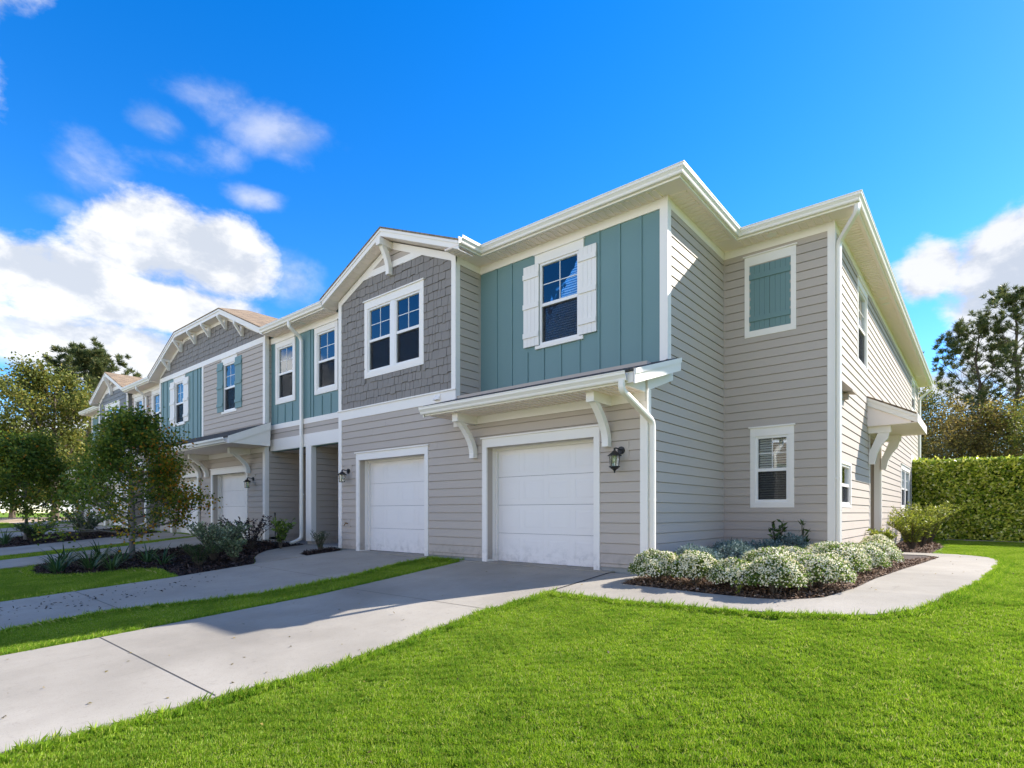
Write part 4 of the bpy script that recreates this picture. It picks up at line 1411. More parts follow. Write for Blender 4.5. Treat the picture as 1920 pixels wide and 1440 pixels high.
# ---- recessed porch bays with teal / beige upper walls
for far in (0, 1):
    def m(a, b):
        return (MX(b), MX(a)) if far else (a, b)
    a, b = m(-16.27, -12.42)
    umat = 'teal' if not far else 'siding'
    wins = [(*m(-15.83, -14.98), 3.29, 4.80), (*m(-13.72, -12.865), 3.29, 4.80)]
    wl = wall(FF, a, b, 1.80, ZS, umat, wins)
    if not far:
        battens(FF, wl, [-16.17, -15.88, -15.46, -15.05, -14.67, -14.10, -13.95, -13.52, -13.10, -12.70], 2.58, ZS - 0.26, 'teal', [(-16.02, -14.80, 3.12, 5.02), (-13.9, -12.68, 3.12, 5.02)])
    else:
        lap_siding(FF, wl, a, b, 2.58, ZS - 0.25, 'siding', [(w_[0] - 0.05, w_[1] + 0.05, w_[2] - 0.05, w_[3] + 0.05) for w_ in wins])
    trim(FF, a, b, ZS - 0.265, ZS - 0.10, 0, 0.028, 'frieze_board')
    for i, w_ in enumerate(wins):
        window(FF, *w_, side=0.125, header=0.155, bottom=0.125, label=(None if far else ('left' if i == 0 else 'right') + ' of the two windows in the teal porch bay'))
    trim(FF, a, b, 2.44, 2.585, 0, 0.034, 'band_board')
    lap_siding(FF, wl, a, b, 2.155, 2.44, 'siding', seams=False)
    trim(FF, a, b, 1.815, 2.155, 0, 0.036, 'porch_beam')
    # side walls of the porch recess, the divider and the back wall
    DEEP = 10.6
    zg = -0.95 if not far else -0.6
    lw = m(-16.27, -16.27)[0]
    RL = Fr('R', a)
    wl = wall(RL, YA + 0.15 if not far else YF, DEEP, zg, 1.82, 'siding', depth=0.14)
    lap_siding(RL, wl, YA + 0.05, DEEP, -0.72 if not far else -0.5, 1.815, 'siding', seams=False)
    dx0, dx1 = m(-14.25, -14.02)
    RD = Fr('R', dx1)
    wl = wall(RD, YF + 0.0, DEEP, zg, 1.82, 'siding', depth=0.22)
    lap_siding(RD, wl, YF + 0.11, DEEP, -0.72 if not far else -0.5, 1.815, 'siding', seams=False)
    MB().box(RD, YF - 0.037, YF + 0.11, -0.78 if not far else -0.5, 1.814, 0.0, 0.030).box(FF, dx0 - 0.02, dx1 - 0.001, -0.78 if not far else -0.5, 1.814, 0.0, 0.034).build('porch_post', 'white', house)
    MB().xyz(a, b, DEEP, DEEP + 0.12, zg, 1.9).build('porch_back_wall', 'siding', house)
    MB().xyz(a, b, YF + 0.01, DEEP, 1.822, 1.86).build('porch_ceiling', 'soffit', house)
    MB().xyz(a + 0.001, b, YF - 0.03, DEEP, -1.4, zg + 0.08 if not far else zg).build('porch_slab', 'foundation', house)
    if not far:
        for xd in (-15.6, -13.4):
            d_ = MB().xyz(xd - 0.45, xd + 0.45, DEEP - 0.05, DEEP - 0.001, -0.87, 1.2).build('entry_door', 'teal', house)
            MB().tube([(xd + 0.36, DEEP - 0.09, 0.0), (xd + 0.36, DEEP - 0.09, 0.16)], 0.012, 6).build('handle', 'black_metal', d_)

# ---- middle unit with the clipped gable
a, b = -24.73, -16.27
g3, g4 = (-19.905, -17.485), (-23.515, -21.095)
holes = [(*g3, -2, 1.262), (*g4, -2, 1.262)]
wl = wall(FA, a, b, -0.80, 2.45, 'siding', holes)
lap_siding(FA, wl, a, b, -0.712, 2.30, 'siding', [(h[0] - .05, h[1] + .05, h[2], h[3]) for h in holes])
for s0, s1 in ((a, g4[0] - 0.11), (g4[1] + 0.11, g3[0] - 0.11), (g3[1] + 0.11, b)):
    MB().box(FA, s0, s1, -1.4, -0.72, -0.14, 0.004).build('foundation', 'foundation', house)
garage(FA, *g3, -0.86, label='white garage door of the middle unit beside the porch')
garage(FA, *g4, -0.80)
tw, gw = (-23.20, -22.37, 3.29, 4.82), (-19.07, -18.21, 3.29, 4.82)
wl = wall(FA, a, -20.70, 2.45, 5.16, 'teal', [tw])
battens(FA, wl, [-24.45, -24.05, -23.64, -23.23, -22.82, -22.41, -22.0, -21.6, -21.2, -20.95], 2.55, 5.06, 'teal', [(-23.65, -21.9, 3.2, 5.06)])
window(FA, *tw, header=0.20, sill=0.07, sill_over=0.12, head_over=0.12, label='window with white shutters in the far teal panel')
shutter(FA, -23.64, -23.215, 3.30, 4.90, 'shutter_white', (0.14, 0.5, 0.87), 3)
shutter(FA, -22.355, -21.92, 3.30, 4.90, 'shutter_white', (0.14, 0.5, 0.87), 3)
wl = wall(FA, -20.70, b, 2.45, 5.16, 'siding', [gw])
lap_siding(FA, wl, -20.63, b, 2.50, 5.06, 'siding', [(gw[0] - .04, gw[1] + .04, gw[2] - .04, gw[3] + .04)])
window(FA, *gw, header=0.20, sill=0.07, sill_over=0.12, head_over=0.12, label='window with teal shutters on the beige wall')
shutter(FA, -19.505, -19.085, 3.30, 4.92, 'teal', (0.14, 0.5, 0.87), 3)
shutter(FA, -18.195, -17.75, 3.30, 4.92, 'teal', (0.14, 0.5, 0.87), 3)
trim(FA, -20.75, -20.63, 2.5, 5.05, 0, 0.034, 'divider_board')
trim(FA, a, b, 5.05, 5.215, 0, 0.036, 'band_board')
trim(FA, b - 0.12, b - 0.001, -0.80, 1.789, 0, 0.037, 'corner_board')
trim(FA, b - 0.12, b - 0.001, 2.55, 5.049, 0, 0.034, 'corner_board')
trim(FA, a - 0.03, a + 0.10, 2.55, 5.049, 0, 0.034, 'corner_board')
RB = Fr('R', b)
wl = wall(RB, YA + 0.001, YF + 0.3, -0.8, ZS, 'siding')
lap_siding(RB, wl, YA + 0.08, YF, 2.2, ZS - 0.1, 'siding', seams=False)
trim(RB, YA - 0.041, YA + 0.08, -0.80, ZS, 0, 0.030, 'corner_board')
KT, KS, XM = 6.53, 0.452, -20.5
poly = [(a, 5.16), (b, 5.16), (b, 5.36), (-18.75, 6.36), (-22.25, 6.36), (a, 5.36)]
wl = wall(FA, a, a + 0.01, 5.16, 5.17, 'siding_gray', poly=poly)
sl3 = (6.36 - 5.36) / (16.27 + 0.0 - 18.75) * -1
pl = [(sl3, 1, sl3 * b + 5.36 - 0.1), (-sl3, 1, -sl3 * a + 5.36 - 0.1), (0, 1, 6.27)]
MATS['shake_mid'] = MATS['siding_gray'].copy()
shakes(FA, wl, a + 0.02, b - 0.02, 5.215, 6.3, 'siding_gray', (), pl, kind='far_shingle', exposure=0.17, wmin=0.10, wmax=0.24)
# frieze along the clipped gable
for q in ([(a, 5.36), (-22.25, 6.36), (-22.25, 6.22), (a, 5.22)], [(-22.25, 6.36), (-18.75, 6.36), (-18.75, 6.22), (-22.25, 6.22)], [(-18.75, 6.36), (b, 5.36), (b, 5.22), (-18.75, 6.22)]):
    MB().prism(FA, q[::-1], 0.0, 0.030).build('rake_frieze', 'white', house)
# roof
YR = 7.775
xl, xr, zl = -25.13, -15.90, 5.33
xkl, xkr = -22.42, -18.68
zr_ = KT + KS * (xkr - XM) * 1.0
yh = YR + (zr_ - KT) / KS
quads = [[(xr, YR, zl), (xkr, YR, KT), (XM, yh, zr_), (XM, 13.4, zr_)], [(xr, YR, zl), (XM, 13.4, zr_), (XM, 13.4, zr_ - 0.0001), (xr, 8.3, zl)],
         [(xl, YR, zl), (xkl, YR, KT), (XM, yh, zr_), (XM, 13.4, zr_)], [(xl, YR, zl), (XM, 13.4, zr_), (XM, 13.4, zr_ - 0.0001), (xl, 8.3, zl)]]
rm = MB()
rm.add([(xr, YR, zl), (xkr, YR, KT), (XM, yh, zr_), (XM, 13.6, zr_), (xr, 8.4, zl), (xl, YR, zl), (xkl, YR, KT), (xl, 8.4, zl)],
       [(0, 4, 3, 2, 1), (5, 6, 2, 3, 7), (1, 2, 6)])
rm.add([(p[0], p[1], p[2] - 0.035) for p in [(xr, YR, zl), (xkr, YR, KT), (XM, yh, zr_), (XM, 13.6, zr_), (xr, 8.4, zl), (xl, YR, zl), (xkl, YR, KT), (xl, 8.4, zl)]],
       [(1, 2, 3, 4, 0), (7, 3, 2, 6, 5), (6, 2, 1)])
rm.add([(x, YR - 0.001, z) for x, z in ((xr, zl), (xkr, KT), (xkl, KT), (xl, zl))] + [(x, YR - 0.001, z - 0.035) for x, z in ((xr, zl), (xkr, KT), (xkl, KT), (xl, zl))],
       [(0, 1, 5, 4), (1, 2, 6, 5), (2, 3, 7, 6)])
rm.build('gable_roof', 'shingle_tan', house)
for (x0, z0, x1, z1) in ((xr, zl, xkr, KT), (xkr, KT, xkl, KT), (xkl, KT, xl, zl)):
    fb = MB()
    z0, z1 = z0 - 0.036, z1 - 0.036
    fb.hexa([(x0, YR + 0.03, z0), (x1, YR + 0.03, z1), (x1, YR + 0.055, z1), (x0, YR + 0.055, z0)],
            [(x0, YR + 0.03, z0 - 0.165), (x1, YR + 0.03, z1 - 0.165), (x1, YR + 0.055, z1 - 0.165), (x0, YR + 0.055, z0 - 0.165)])
    fb.hexa([(x0, YR + 0.008, z0), (x1, YR + 0.008, z1), (x1, YR + 0.029, z1), (x0, YR + 0.029, z0)],
            [(x0, YR + 0.008, z0 - 0.06), (x1, YR + 0.008, z1 - 0.06), (x1, YR + 0.029, z1 - 0.06), (x0, YR + 0.029, z0 - 0.06)])
    fb.build('rake_board', 'white', house)
    sf = MB()
    sf.hexa([(x0, YR + 0.056, z0 - 0.165), (x1, YR + 0.056, z1 - 0.165), (x1, YA + 0.1, z1 - 0.165), (x0, YA + 0.1, z0 - 0.165)],
            [(x0, YR + 0.056, z0 - 0.14), (x1, YR + 0.056, z1 - 0.14), (x1, YA + 0.1, z1 - 0.14), (x0, YA + 0.1, z0 - 0.14)])
    sf.build('rake_soffit', 'soffit', house)
for u, vt in ((-23.67, 5.78), (-22.50, 6.27), (-21.25, 6.325), (-20.07, 6.325), (-18.80, 6.325), (-17.64, 5.87)):
    knee_bracket(FA, u, 0.34, vt, 0.40)
# its pent canopy
c0, c1 = -25.02, -16.0
e0, e1, zt0, zt1 = 6.93, YA - 0.002, 2.10, 2.60
rm = MB()
rm.hexa([(c0, e0 - 0.03, zt0 - 0.01), (c1, e0 - 0.03, zt0 - 0.01), (c1, e1, zt1), (c0, e1, zt1)],
        [(c0, e0 - 0.03, zt0 + 0.028), (c1, e0 - 0.03, zt0 + 0.028), (c1, e1, zt1 + 0.038), (c0, e1, zt1 + 0.038)])
can = rm.build('canopy', 'shingle_dark', house)
can['label'] = 'long pent canopy over the two garages of the middle unit'
MB().xyz(c0 + 0.02, c1 - 0.02, e0, e0 + 0.022, 1.93, zt0 - 0.012).build('fascia', 'white', can)
g_ = sweep([(c0 - 0.06, e0), (c1 - 0.12, e0)], GUT, 1.955, 'gutter', 'gutter')
g_.parent = can
MB().xyz(c0 + 0.02, c1 - 0.025, e0 + 0.023, YA - 0.001, 1.94, 1.96).build('soffit', 'soffit', can)
sl_ = (zt1 - zt0) / (e1 - e0)
for x0, x1 in ((c1 - 0.001, c1 + 0.026), (c0 - 0.026, c0 + 0.001)):
    rb = MB()
    rb.hexa([(x0, e0 - 0.02, zt0 - 0.19), (x1, e0 - 0.02, zt0 - 0.19), (x1, YA, zt1 - 0.17), (x0, YA, zt1 - 0.17)],
            [(x0, e0 - 0.02, zt0 + 0.02), (x1, e0 - 0.02, zt0 + 0.02), (x1, YA, zt1 + 0.04), (x0, YA, zt1 + 0.04)])
    rb.build('rake_board', 'white', can)
inf = MB()
inf.hexa([(b - 0.05, e0 + 0.03, 1.941), (c1 - 0.002, e0 + 0.03, 1.941), (c1 - 0.002, YA, 1.941), (b - 0.05, YA, 1.941)],
         [(b - 0.05, e0 + 0.03, zt0 - 0.02), (c1 - 0.002, e0 + 0.03, zt0 - 0.02), (c1 - 0.002, YA, zt1 - 0.02), (b - 0.05, YA, zt1 - 0.02)])
inf.build('end_panel', 'white', can)
trim(FA, a, b - 0.001, 1.79, 1.939, 0, 0.05, 'frieze_board')
for u in (-17.23, -20.22, -20.80, -23.78):
    curve_bracket(FA, u, 0.12, 0.66, 1.938, 1.30, leg=0.135)

# ---- rest of the shell and the main roof
sh = MB()
sh.xyz(XL, XL + 0.14, YB, YBACK, -1.0, ZS + 0.1)
sh.xyz(XL, XL + 0.141, YA, YB, -1.0, 2.1)
sh.xyz(XL, XE, YBACK - 0.14, YBACK, -1.3, ZS + 0.1)
sh.build('wall', 'siding', house)
MB().xyz(XL + 0.2, XE - 0.2, 12.2, 12.3, -1.0, 5.2).build('party_wall', 'dark_interior', house)
rm = MB()


def hip(x0, x1, y0, y1, z, s):
    h = (y1 - y0) / 2 * s if (y1 - y0) < (x1 - x0) else (x1 - x0) / 2 * s
    r_ = h / s
    if (y1 - y0) < (x1 - x0):
        p, q = (x0 + r_, (y0 + y1) / 2, z + h), (x1 - r_, (y0 + y1) / 2, z + h)
        rm.add([(x0, y0, z), (x1, y0, z), (x1, y1, z), (x0, y1, z), p, q], [(0, 1, 5, 4), (1, 2, 5), (2, 3, 4, 5), (3, 0, 4), (3, 2, 1, 0)])
    else:
        p, q = ((x0 + x1) / 2, y0 + r_, z + h), ((x0 + x1) / 2, y1 - r_, z + h)
        rm.add([(x0, y0, z), (x1, y0, z), (x1, y1, z), (x0, y1, z), p, q], [(0, 1, 4), (1, 2, 5, 4), (2, 3, 5), (3, 0, 4, 5), (3, 2, 1, 0)])


hip(XL - OV, XC + OV + 0.01, YB - OV - 0.01, YBACK + 0.4, 5.40, 0.40)
hip(-16.5, XE + OV + 0.01, YD - OV - 0.01, YBACK + 0.41, 5.402, 0.40)
for x0, x1 in ((-15.98, -12.76), (-28.24, -25.02)):
    rm.add([(x0, YF - 0.40, 5.30), (x1, YF - 0.40, 5.30), (x1, 10.6, 6.2), (x0, 10.6, 6.2), (x0, 10.6, 5.2), (x1, 10.6, 5.2)], [(0, 1, 2, 3), (1, 0, 4, 5)])
rm.build('roof', 'shingle_tan', house)
# round soffit lights
for p in ((-3.05, 11.30), (-1.86, 16.4), (-1.86, 16.85), (-1.86, 26.6), (-14.15, 8.08)):
    zz = ZS if p[0] > -10 else ZS - 0.10
    MB().lathe((p[0], p[1], zz - 0.020), [(0.055, 0.0), (0.085, 0.002), (0.09, 0.019)], 16).build('soffit_light', 'white', house)

# ---- downspouts


def bend(pts, r_=0.10, n=5):
    """round the corners of a polyline"""
    out = [Vector(pts[0])]
    for i in range(1, len(pts) - 1):
        a, b, c = Vector(pts[i - 1]), Vector(pts[i]), Vector(pts[i + 1])
        ra = min(r_, (a - b).length * 0.45, (c - b).length * 0.45)
        p, q = b + (a - b).normalized() * ra, b + (c - b).normalized() * ra
        for k in range(n + 1):
            t = k / n
            out.append(p * (1 - t) ** 2 + b * 2 * t * (1 - t) + q * t * t)
    out.append(Vector(pts[-1]))
    return out


def downspout(pts, side, straps=(), label=None):
    o = MB().rect_tube(bend(pts), side, 0.048, 0.036).build('downspout', 'gutter', house)
    if label:
        o['label'] = label
    for (p, sx, sy) in straps:
        MB().xyz(p[0] - sx, p[0] + sx, p[1] - sy, p[1] + sy, p[2] - 0.018, p[2] + 0.018).build('strap', 'gutter', o)
    return o


downspout([(-1.64, 11.14, 5.28), (-1.64, 11.14, 5.14), (-1.985, 11.56, 4.86), (-1.985, 11.56, -0.93)], (0.3, 1, 0), [((-1.995, 11.56, 0.62), 0.04, 0.05)], 'downspout at the sunlit outer corner')
downspout([(-4.02, 7.30, 1.92), (-4.02, 7.30, 1.78), (-3.955, 8.16, 1.42), (-3.955, 8.16, -0.98)], (1, 0, 0), [((-3.965, 8.16, 0.2), 0.05, 0.04)], 'short downspout from the near canopy gutter')
downspout([(-14.42, 7.84, 5.18), (-14.42, 7.84, 5.04), (-14.42, 8.20, 4.80), (-14.42, 8.20, -0.72), (-14.52, 7.93, -0.84)], (1, 0, 0), [((-14.42, 8.215, 0.5), 0.05, 0.035)], 'tall downspout between the two porch openings')
downspout([(-26.58, 7.84, 5.18), (-26.58, 7.84, 5.04), (-26.58, 8.20, 4.80), (-26.58, 8.20, -0.4), (-26.66, 7.93, -0.55)], (1, 0, 0))
downspout([(-20.93, 6.98, 1.97), (-20.93, 6.98, 1.80), (-20.93, 8.04, 1.62), (-20.93, 8.04, -0.62), (-21.02, 7.80, -0.72)], (1, 0, 0))
downspout([(-1.60, YBACK + 0.25, 5.28), (-1.60, YBACK + 0.25, 5.12), (-1.99, YBACK - 0.06, 4.70), (-1.99, YBACK - 0.06, -0.93)], (0.3, 1, 0))

# ---- make the siding boards and shakes: the largest in view one by one, the rest joined wall by wall
for kind, lst in PIECES.items():
    lst.sort(key=lambda t: -t[0])
    single = 300 if kind in ('siding_board', 'shingle') else 0
    rest = {}
    for i, (ar, m_, wl, mat) in enumerate(lst):
        if i < single:
            m_.build(kind, mat, wl)
        else:
            key = (wl.name, mat)
            if key not in rest:
                rest[key] = (MB(), wl)
            rest[key][0].add(m_.v, m_.f)
    for (wn, mat), (mm, wl) in rest.items():
        o = mm.build('siding' if kind == 'siding_board' else 'shingles', mat, wl)
        o['kind'] = 'stuff'

# ------------------------------------------------------------------ wall lanterns


def lantern(u, zc, closed, label):
    """lamp centre z, on the front wall plane"""
    root = link('wall_lantern', None)
    root.location = (u, YA - 0.03, zc + 0.12)
    tag(root, label, 'wall lamp', 'black wall lanterns beside the garage doors')

    def put(o):
        o.parent = root
        o.location = Vector(o.location) - root.location
        return o
    y = YA - 0.20
    put(MB().box(FA, u - 0.07 - 0.03, u + 0.16, zc - 0.06, zc + 0.24, 0.0, 0.031).build('mounting_block', 'siding'))
    bp = MB()
    n = 18
    cu, cv = u + 0.03, zc + 0.10
    pts = [(cu + 0.062 * math.cos(k * 2 * math.pi / n), cv + 0.062 * math.sin(k * 2 * math.pi / n)) for k in range(n)]
    bp.prism(FA, pts, 0.031, 0.052)
    pts = [(cu + 0.04 * math.cos(k * 2 * math.pi / n), cv + 0.04 * math.sin(k * 2 * math.pi / n)) for k in range(n)]
    bp.prism(FA, pts, 0.052, 0.066)
    put(bp.build('backplate', 'black_metal'))
    put(MB().tube(bend([(cu, YA - 0.06, cv), (cu, YA - 0.13, cv + 0.02), (u, y, cv + 0.03), (u, y, zc + 0.06)], 0.06), 0.011, 8).build('arm', 'black_metal', None, True))
    put(MB().lathe((u, y, zc), [(0.112, 0.0), (0.112, 0.008), (0.085, 0.030), (0.06, 0.048), (0.034, 0.075), (0.018, 0.085), (0.014, 0.105), (0.02, 0.115), (0.008, 0.130)], 12).build('roof_cap', 'black_metal'))
    put(MB().lathe((u, y, zc - 0.165), [(0.066, 0.0), (0.078, 0.164), (0.075, 0.164), (0.063, 0.0)], 12).build('glass_shade', 'lamp_glass'))
    cg = MB()
    for k in range(6):
        an = k * math.pi / 3 + 0.3
        cg.tube([(u + 0.069 * math.cos(an), y + 0.069 * math.sin(an), zc - 0.165), (u + 0.082 * math.cos(an), y + 0.082 * math.sin(an), zc)], 0.0055, 6)
    put(cg.build('cage', 'black_metal'))
    if closed:
        put(MB().lathe((u, y, zc - 0.27), [(0.004, 0), (0.016, 0.010), (0.012, 0.028), (0.03, 0.05), (0.062, 0.072), (0.07, 0.085), (0.09, 0.095), (0.09, 0.105), (0.02, 0.106)], 12).build('base', 'black_metal'))
    else:
        put(MB().lathe((u, y, zc - 0.178), [(0.060, 0), (0.074, 0.004), (0.074, 0.013), (0.02, 0.014)], 12).build('base', 'black_metal'))
    put(MB().lathe((u, y, zc - 0.10), [(0.012, 0.0), (0.026, 0.02), (0.026, 0.05), (0.014, 0.075), (0.014, 0.1)], 10).build('bulb', 'vinyl', None, True))
    return root


lantern(-4.49, 0.90, True, 'black wall lantern with pointed base right of the near garage door')
lantern(-12.04, 0.92, False, 'black open-bottomed wall lantern left of the garage door under the gable')
lantern(-17.02, 0.92, False, 'black wall lantern of the middle unit beside the white porch corner board')

# ------------------------------------------------------------------ vegetation
def leaves(name, pos, axis, nor, L_, W_, mat, parent=None, fold=0.0):
    """one four-cornered leaf per row: base, side, tip, side"""
    pos, axis, nor = np.asarray(pos, float), np.asarray(axis, float), np.asarray(nor, float)
    n = len(pos)
    axis = axis / np.maximum(1e-6, np.linalg.norm(axis, axis=1, keepdims=True))
    side = np.cross(axis, nor)
    side = side / np.maximum(1e-6, np.linalg.norm(side, axis=1, keepdims=True))
    up = np.cross(side, axis)
    L_ = np.broadcast_to(np.asarray(L_, float).reshape(-1, 1), (n, 1))
    W_ = np.broadcast_to(np.asarray(W_, float).reshape(-1, 1), (n, 1))
    v = np.empty((n, 4, 3))
    mid = pos + axis * L_ * 0.45
    v[:, 0] = pos
    v[:, 1] = mid + side * W_ * 0.5 + up * W_ * fold
    v[:, 2] = pos + axis * L_
    v[:, 3] = mid - side * W_ * 0.5 + up * W_ * fold
    return quads_mesh(name, v.reshape(-1, 3), n, mat, parent)


def quads_mesh(name, v, n, mat, parent=None):
    me = bpy.data.meshes.new(name)
    me.vertices.add(4 * n)
    me.vertices.foreach_set('co', np.ascontiguousarray(v, dtype=np.float32).ravel())
    me.loops.add(4 * n)
    me.loops.foreach_set('vertex_index', np.arange(4 * n, dtype=np.int32))
    me.polygons.add(n)
    me.polygons.foreach_set('loop_start', np.arange(0, 4 * n, 4, dtype=np.int32))
    me.polygons.foreach_set('loop_total', np.full(n, 4, dtype=np.int32))
    me.update(calc_edges=True)
    me.materials.append(MATS[mat])
    return link(name, me, parent)


def rand_dirs(n):
    d = rng.normal(size=(n, 3))
    return d / np.linalg.norm(d, axis=1, keepdims=True)


def grow(base, height, spread, trunk_r, first, n_limbs, seed, lean=(0, 0), up=0.55, twig=2, taper=0.75):
    """trunk and limbs; returns MB of wood and the list of twig ends with direction"""
    rr = random.Random(seed)
    wood = MB()
    ends = []
    b = Vector(base)
    top = b + Vector((lean[0], lean[1], height * 0.9))
    tp = []
    for i in range(8):
        t = i / 7
        tp.append(b.lerp(top, t) + Vector((rr.uniform(-1, 1), rr.uniform(-1, 1), 0)) * 0.03 * height * t * (1 - t) * 2)
    tp[0] = b - Vector((0, 0, 0.15))
    wood.tube(tp, [trunk_r * (1.15 if i == 0 else 1.0) * (1 - taper * i / 7) for i in range(8)], 8)

    def limb(p, d, length, r_, depth):
        pts, rad = [p], [r_]
        q = p
        dd = d.copy()
        n = 4
        for i in range(n):
            dd = (dd + Vector((rr.uniform(-1, 1), rr.uniform(-1, 1), rr.uniform(-0.6, 1.0))) * 0.22).normalized()
            q = q + dd * (length / n)
            pts.append(q)
            rad.append(r_ * (1 - 0.75 * (i + 1) / n))
            if depth > 0 and i >= 1:
                for _ in range(2 if depth > 1 else 2):
                    sd = (dd + Vector((rr.uniform(-1, 1), rr.uniform(-1, 1), rr.uniform(-0.5, 0.9))) * 0.85).normalized()
                    limb(q, sd, length * rr.uniform(0.38, 0.6), rad[-1] * 0.7, depth - 1)
            if depth == 0 and i >= 1:
                ends.append((q.copy(), dd.copy()))
        wood.tube(pts, rad, 5 if depth < 2 else 6, False)
        ends.append((q.copy(), dd.copy()))

    for i in range(n_limbs):
        t = first + (0.97 - first) * (i + rr.uniform(0, 0.8)) / n_limbs
        p = b.lerp(top, t)
        an = i * 2.4 + rr.uniform(-0.4, 0.4)
        prof = spread(t)
        d = Vector((math.cos(an), math.sin(an), up + 0.7 * t * t)).normalized()
        limb(p, d, prof * rr.uniform(0.8, 1.1), trunk_r * (0.50 - 0.28 * t), twig - (1 if prof < 0.25 * height * 0.3 else 0))
    return wood, ends


def crown(name, ends, per, sigma, L_, W_, mat, parent, droop=0.25, sel=None):
    c = np.array([e[0] for e in ends])
    d = np.array([e[1] for e in ends])
    if sel is not None:
        k = sel(c)
        c, d = c[k], d[k]
    if len(c) == 0:
        return None
    idx = np.repeat(np.arange(len(c)), per)
    n = len(idx)
    pos = c[idx] + rng.normal(size=(n, 3)) * sigma
    ax = d[idx] * 0.5 + rand_dirs(n)
    ax[:, 2] -= droop
    nor = rand_dirs(n)
    nor[:, 2] += 0.9
    return leaves(name, pos, ax, nor, L_ * rng.uniform(0.65, 1.25, n), W_ * rng.uniform(0.7, 1.2, n), mat, parent)


def broad_tree(name, x, y, height, spread, seed, label, cat='tree', group=None, trunk_r=None, first=0.25, limbs=12, per=40, sigma=0.22, leaf=(0.09, 0.06), mat='oak_leaf', bark='bark', up=0.55, twig=2, lean=(0, 0), orange=None, zoff=0.0):
    root = link(name, None)
    z = gz(x, y) + zoff
    root.location = (x, y, z)
    tag(root, label, cat, group)
    wood, ends = grow((0, 0, 0), height, spread, trunk_r or height * 0.022, first, limbs, seed, lean, up, twig)
    wood.build('trunk', bark, root)
    if orange is None:
        crown('crown', ends, per, sigma, leaf[0], leaf[1], mat, root)
    else:
        c = np.array([e[0] for e in ends])
        f = orange(c)
        k = rng.uniform(size=len(c)) < f
        crown('crown', [e for e, q in zip(ends, k) if not q], per, sigma, leaf[0], leaf[1], mat, root)
        o = crown('autumn_leaves', [e for e, q in zip(ends, k) if q], per, sigma, leaf[0], leaf[1], 'maple_orange', root)
        if o:
            o['label'] = 'orange and yellow autumn leaves'
    return root


# maples in front of the row
def org(c):
    return np.clip((c[:, 0] * 0.75 + c[:, 1] * 0.66 - 0.35) * 0.55, 0.03, 0.55)


broad_tree('maple_tree', -16.6, 4.8, 3.85, lambda t: 1.50 * (1.0 - 0.86 * max(0, t - 0.12) / 0.88), 21, 'small dark green maple turning orange on one side in the left mulch bed', trunk_r=0.07, first=0.10, limbs=30, per=5, sigma=0.12, leaf=(0.075, 0.062), mat='maple_leaf', bark='bark_pale', up=0.16, orange=org)
broad_tree('maple_tree', -26.3, 4.3, 3.5, lambda t: 1.3 * (1.0 - 0.6 * max(0, t - 0.35) / 0.65), 5, 'small dark maple in the farther mulch bed, half cut by the left edge', trunk_r=0.06, first=0.20, limbs=20, per=6, sigma=0.15, leaf=(0.095, 0.08), mat='maple_leaf', bark='bark_pale', up=0.4, orange=lambda c: np.full(len(c), 0.03))

# wood beyond the row on the left
broad_tree('oak_tree', -46.0, 9.0, 9.2, lambda t: 3.1 * (1 - 0.55 * abs(t - 0.45) / 0.55), 31, 'tall olive-green broadleaf tree rising behind the far end of the row', trunk_r=0.22, first=0.22, limbs=16, per=8, sigma=0.28, leaf=(0.17, 0.13), group='trees beyond the row')
broad_tree('oak_tree', -60.0, 9.0, 5.6, lambda t: 3.2 * (1 - 0.5 * abs(t - 0.4) / 0.6), 32, 'shorter dark broadleaf tree at the left edge, behind the farther maple', trunk_r=0.22, first=0.12, limbs=18, per=14, sigma=0.40, leaf=(0.22, 0.17), mat='oak_leaf', group='trees beyond the row')
broad_tree('oak_tree', -52.0, 14.5, 5.6, lambda t: 3.0 * (1 - 0.5 * abs(t - 0.4) / 0.6), 33, 'low bushy tree between the tall broadleaf tree and the far canopy', trunk_r=0.18, first=0.10, limbs=16, per=15, sigma=0.36, leaf=(0.20, 0.16), mat='oak_leaf', group='trees beyond the row')
broad_tree('oak_tree', -70.0, 4.0, 6.0, lambda t: 3.6 * (1 - 0.5 * abs(t - 0.4) / 0.6), 34, 'dark thicket tree low at the far left edge', trunk_r=0.2, first=0.08, limbs=18, per=15, sigma=0.45, leaf=(0.24, 0.18), mat='maple_leaf', group='trees beyond the row')
broad_tree('oak_tree', -66.0, 15.5, 6.0, lambda t: 3.6 * (1 - 0.5 * abs(t - 0.4) / 0.6), 36, 'grey-green scrub tree deep in the wood left of the row', trunk_r=0.2, first=0.08, limbs=18, per=15, sigma=0.45, leaf=(0.24, 0.18), mat='oak_leaf', group='trees beyond the row')


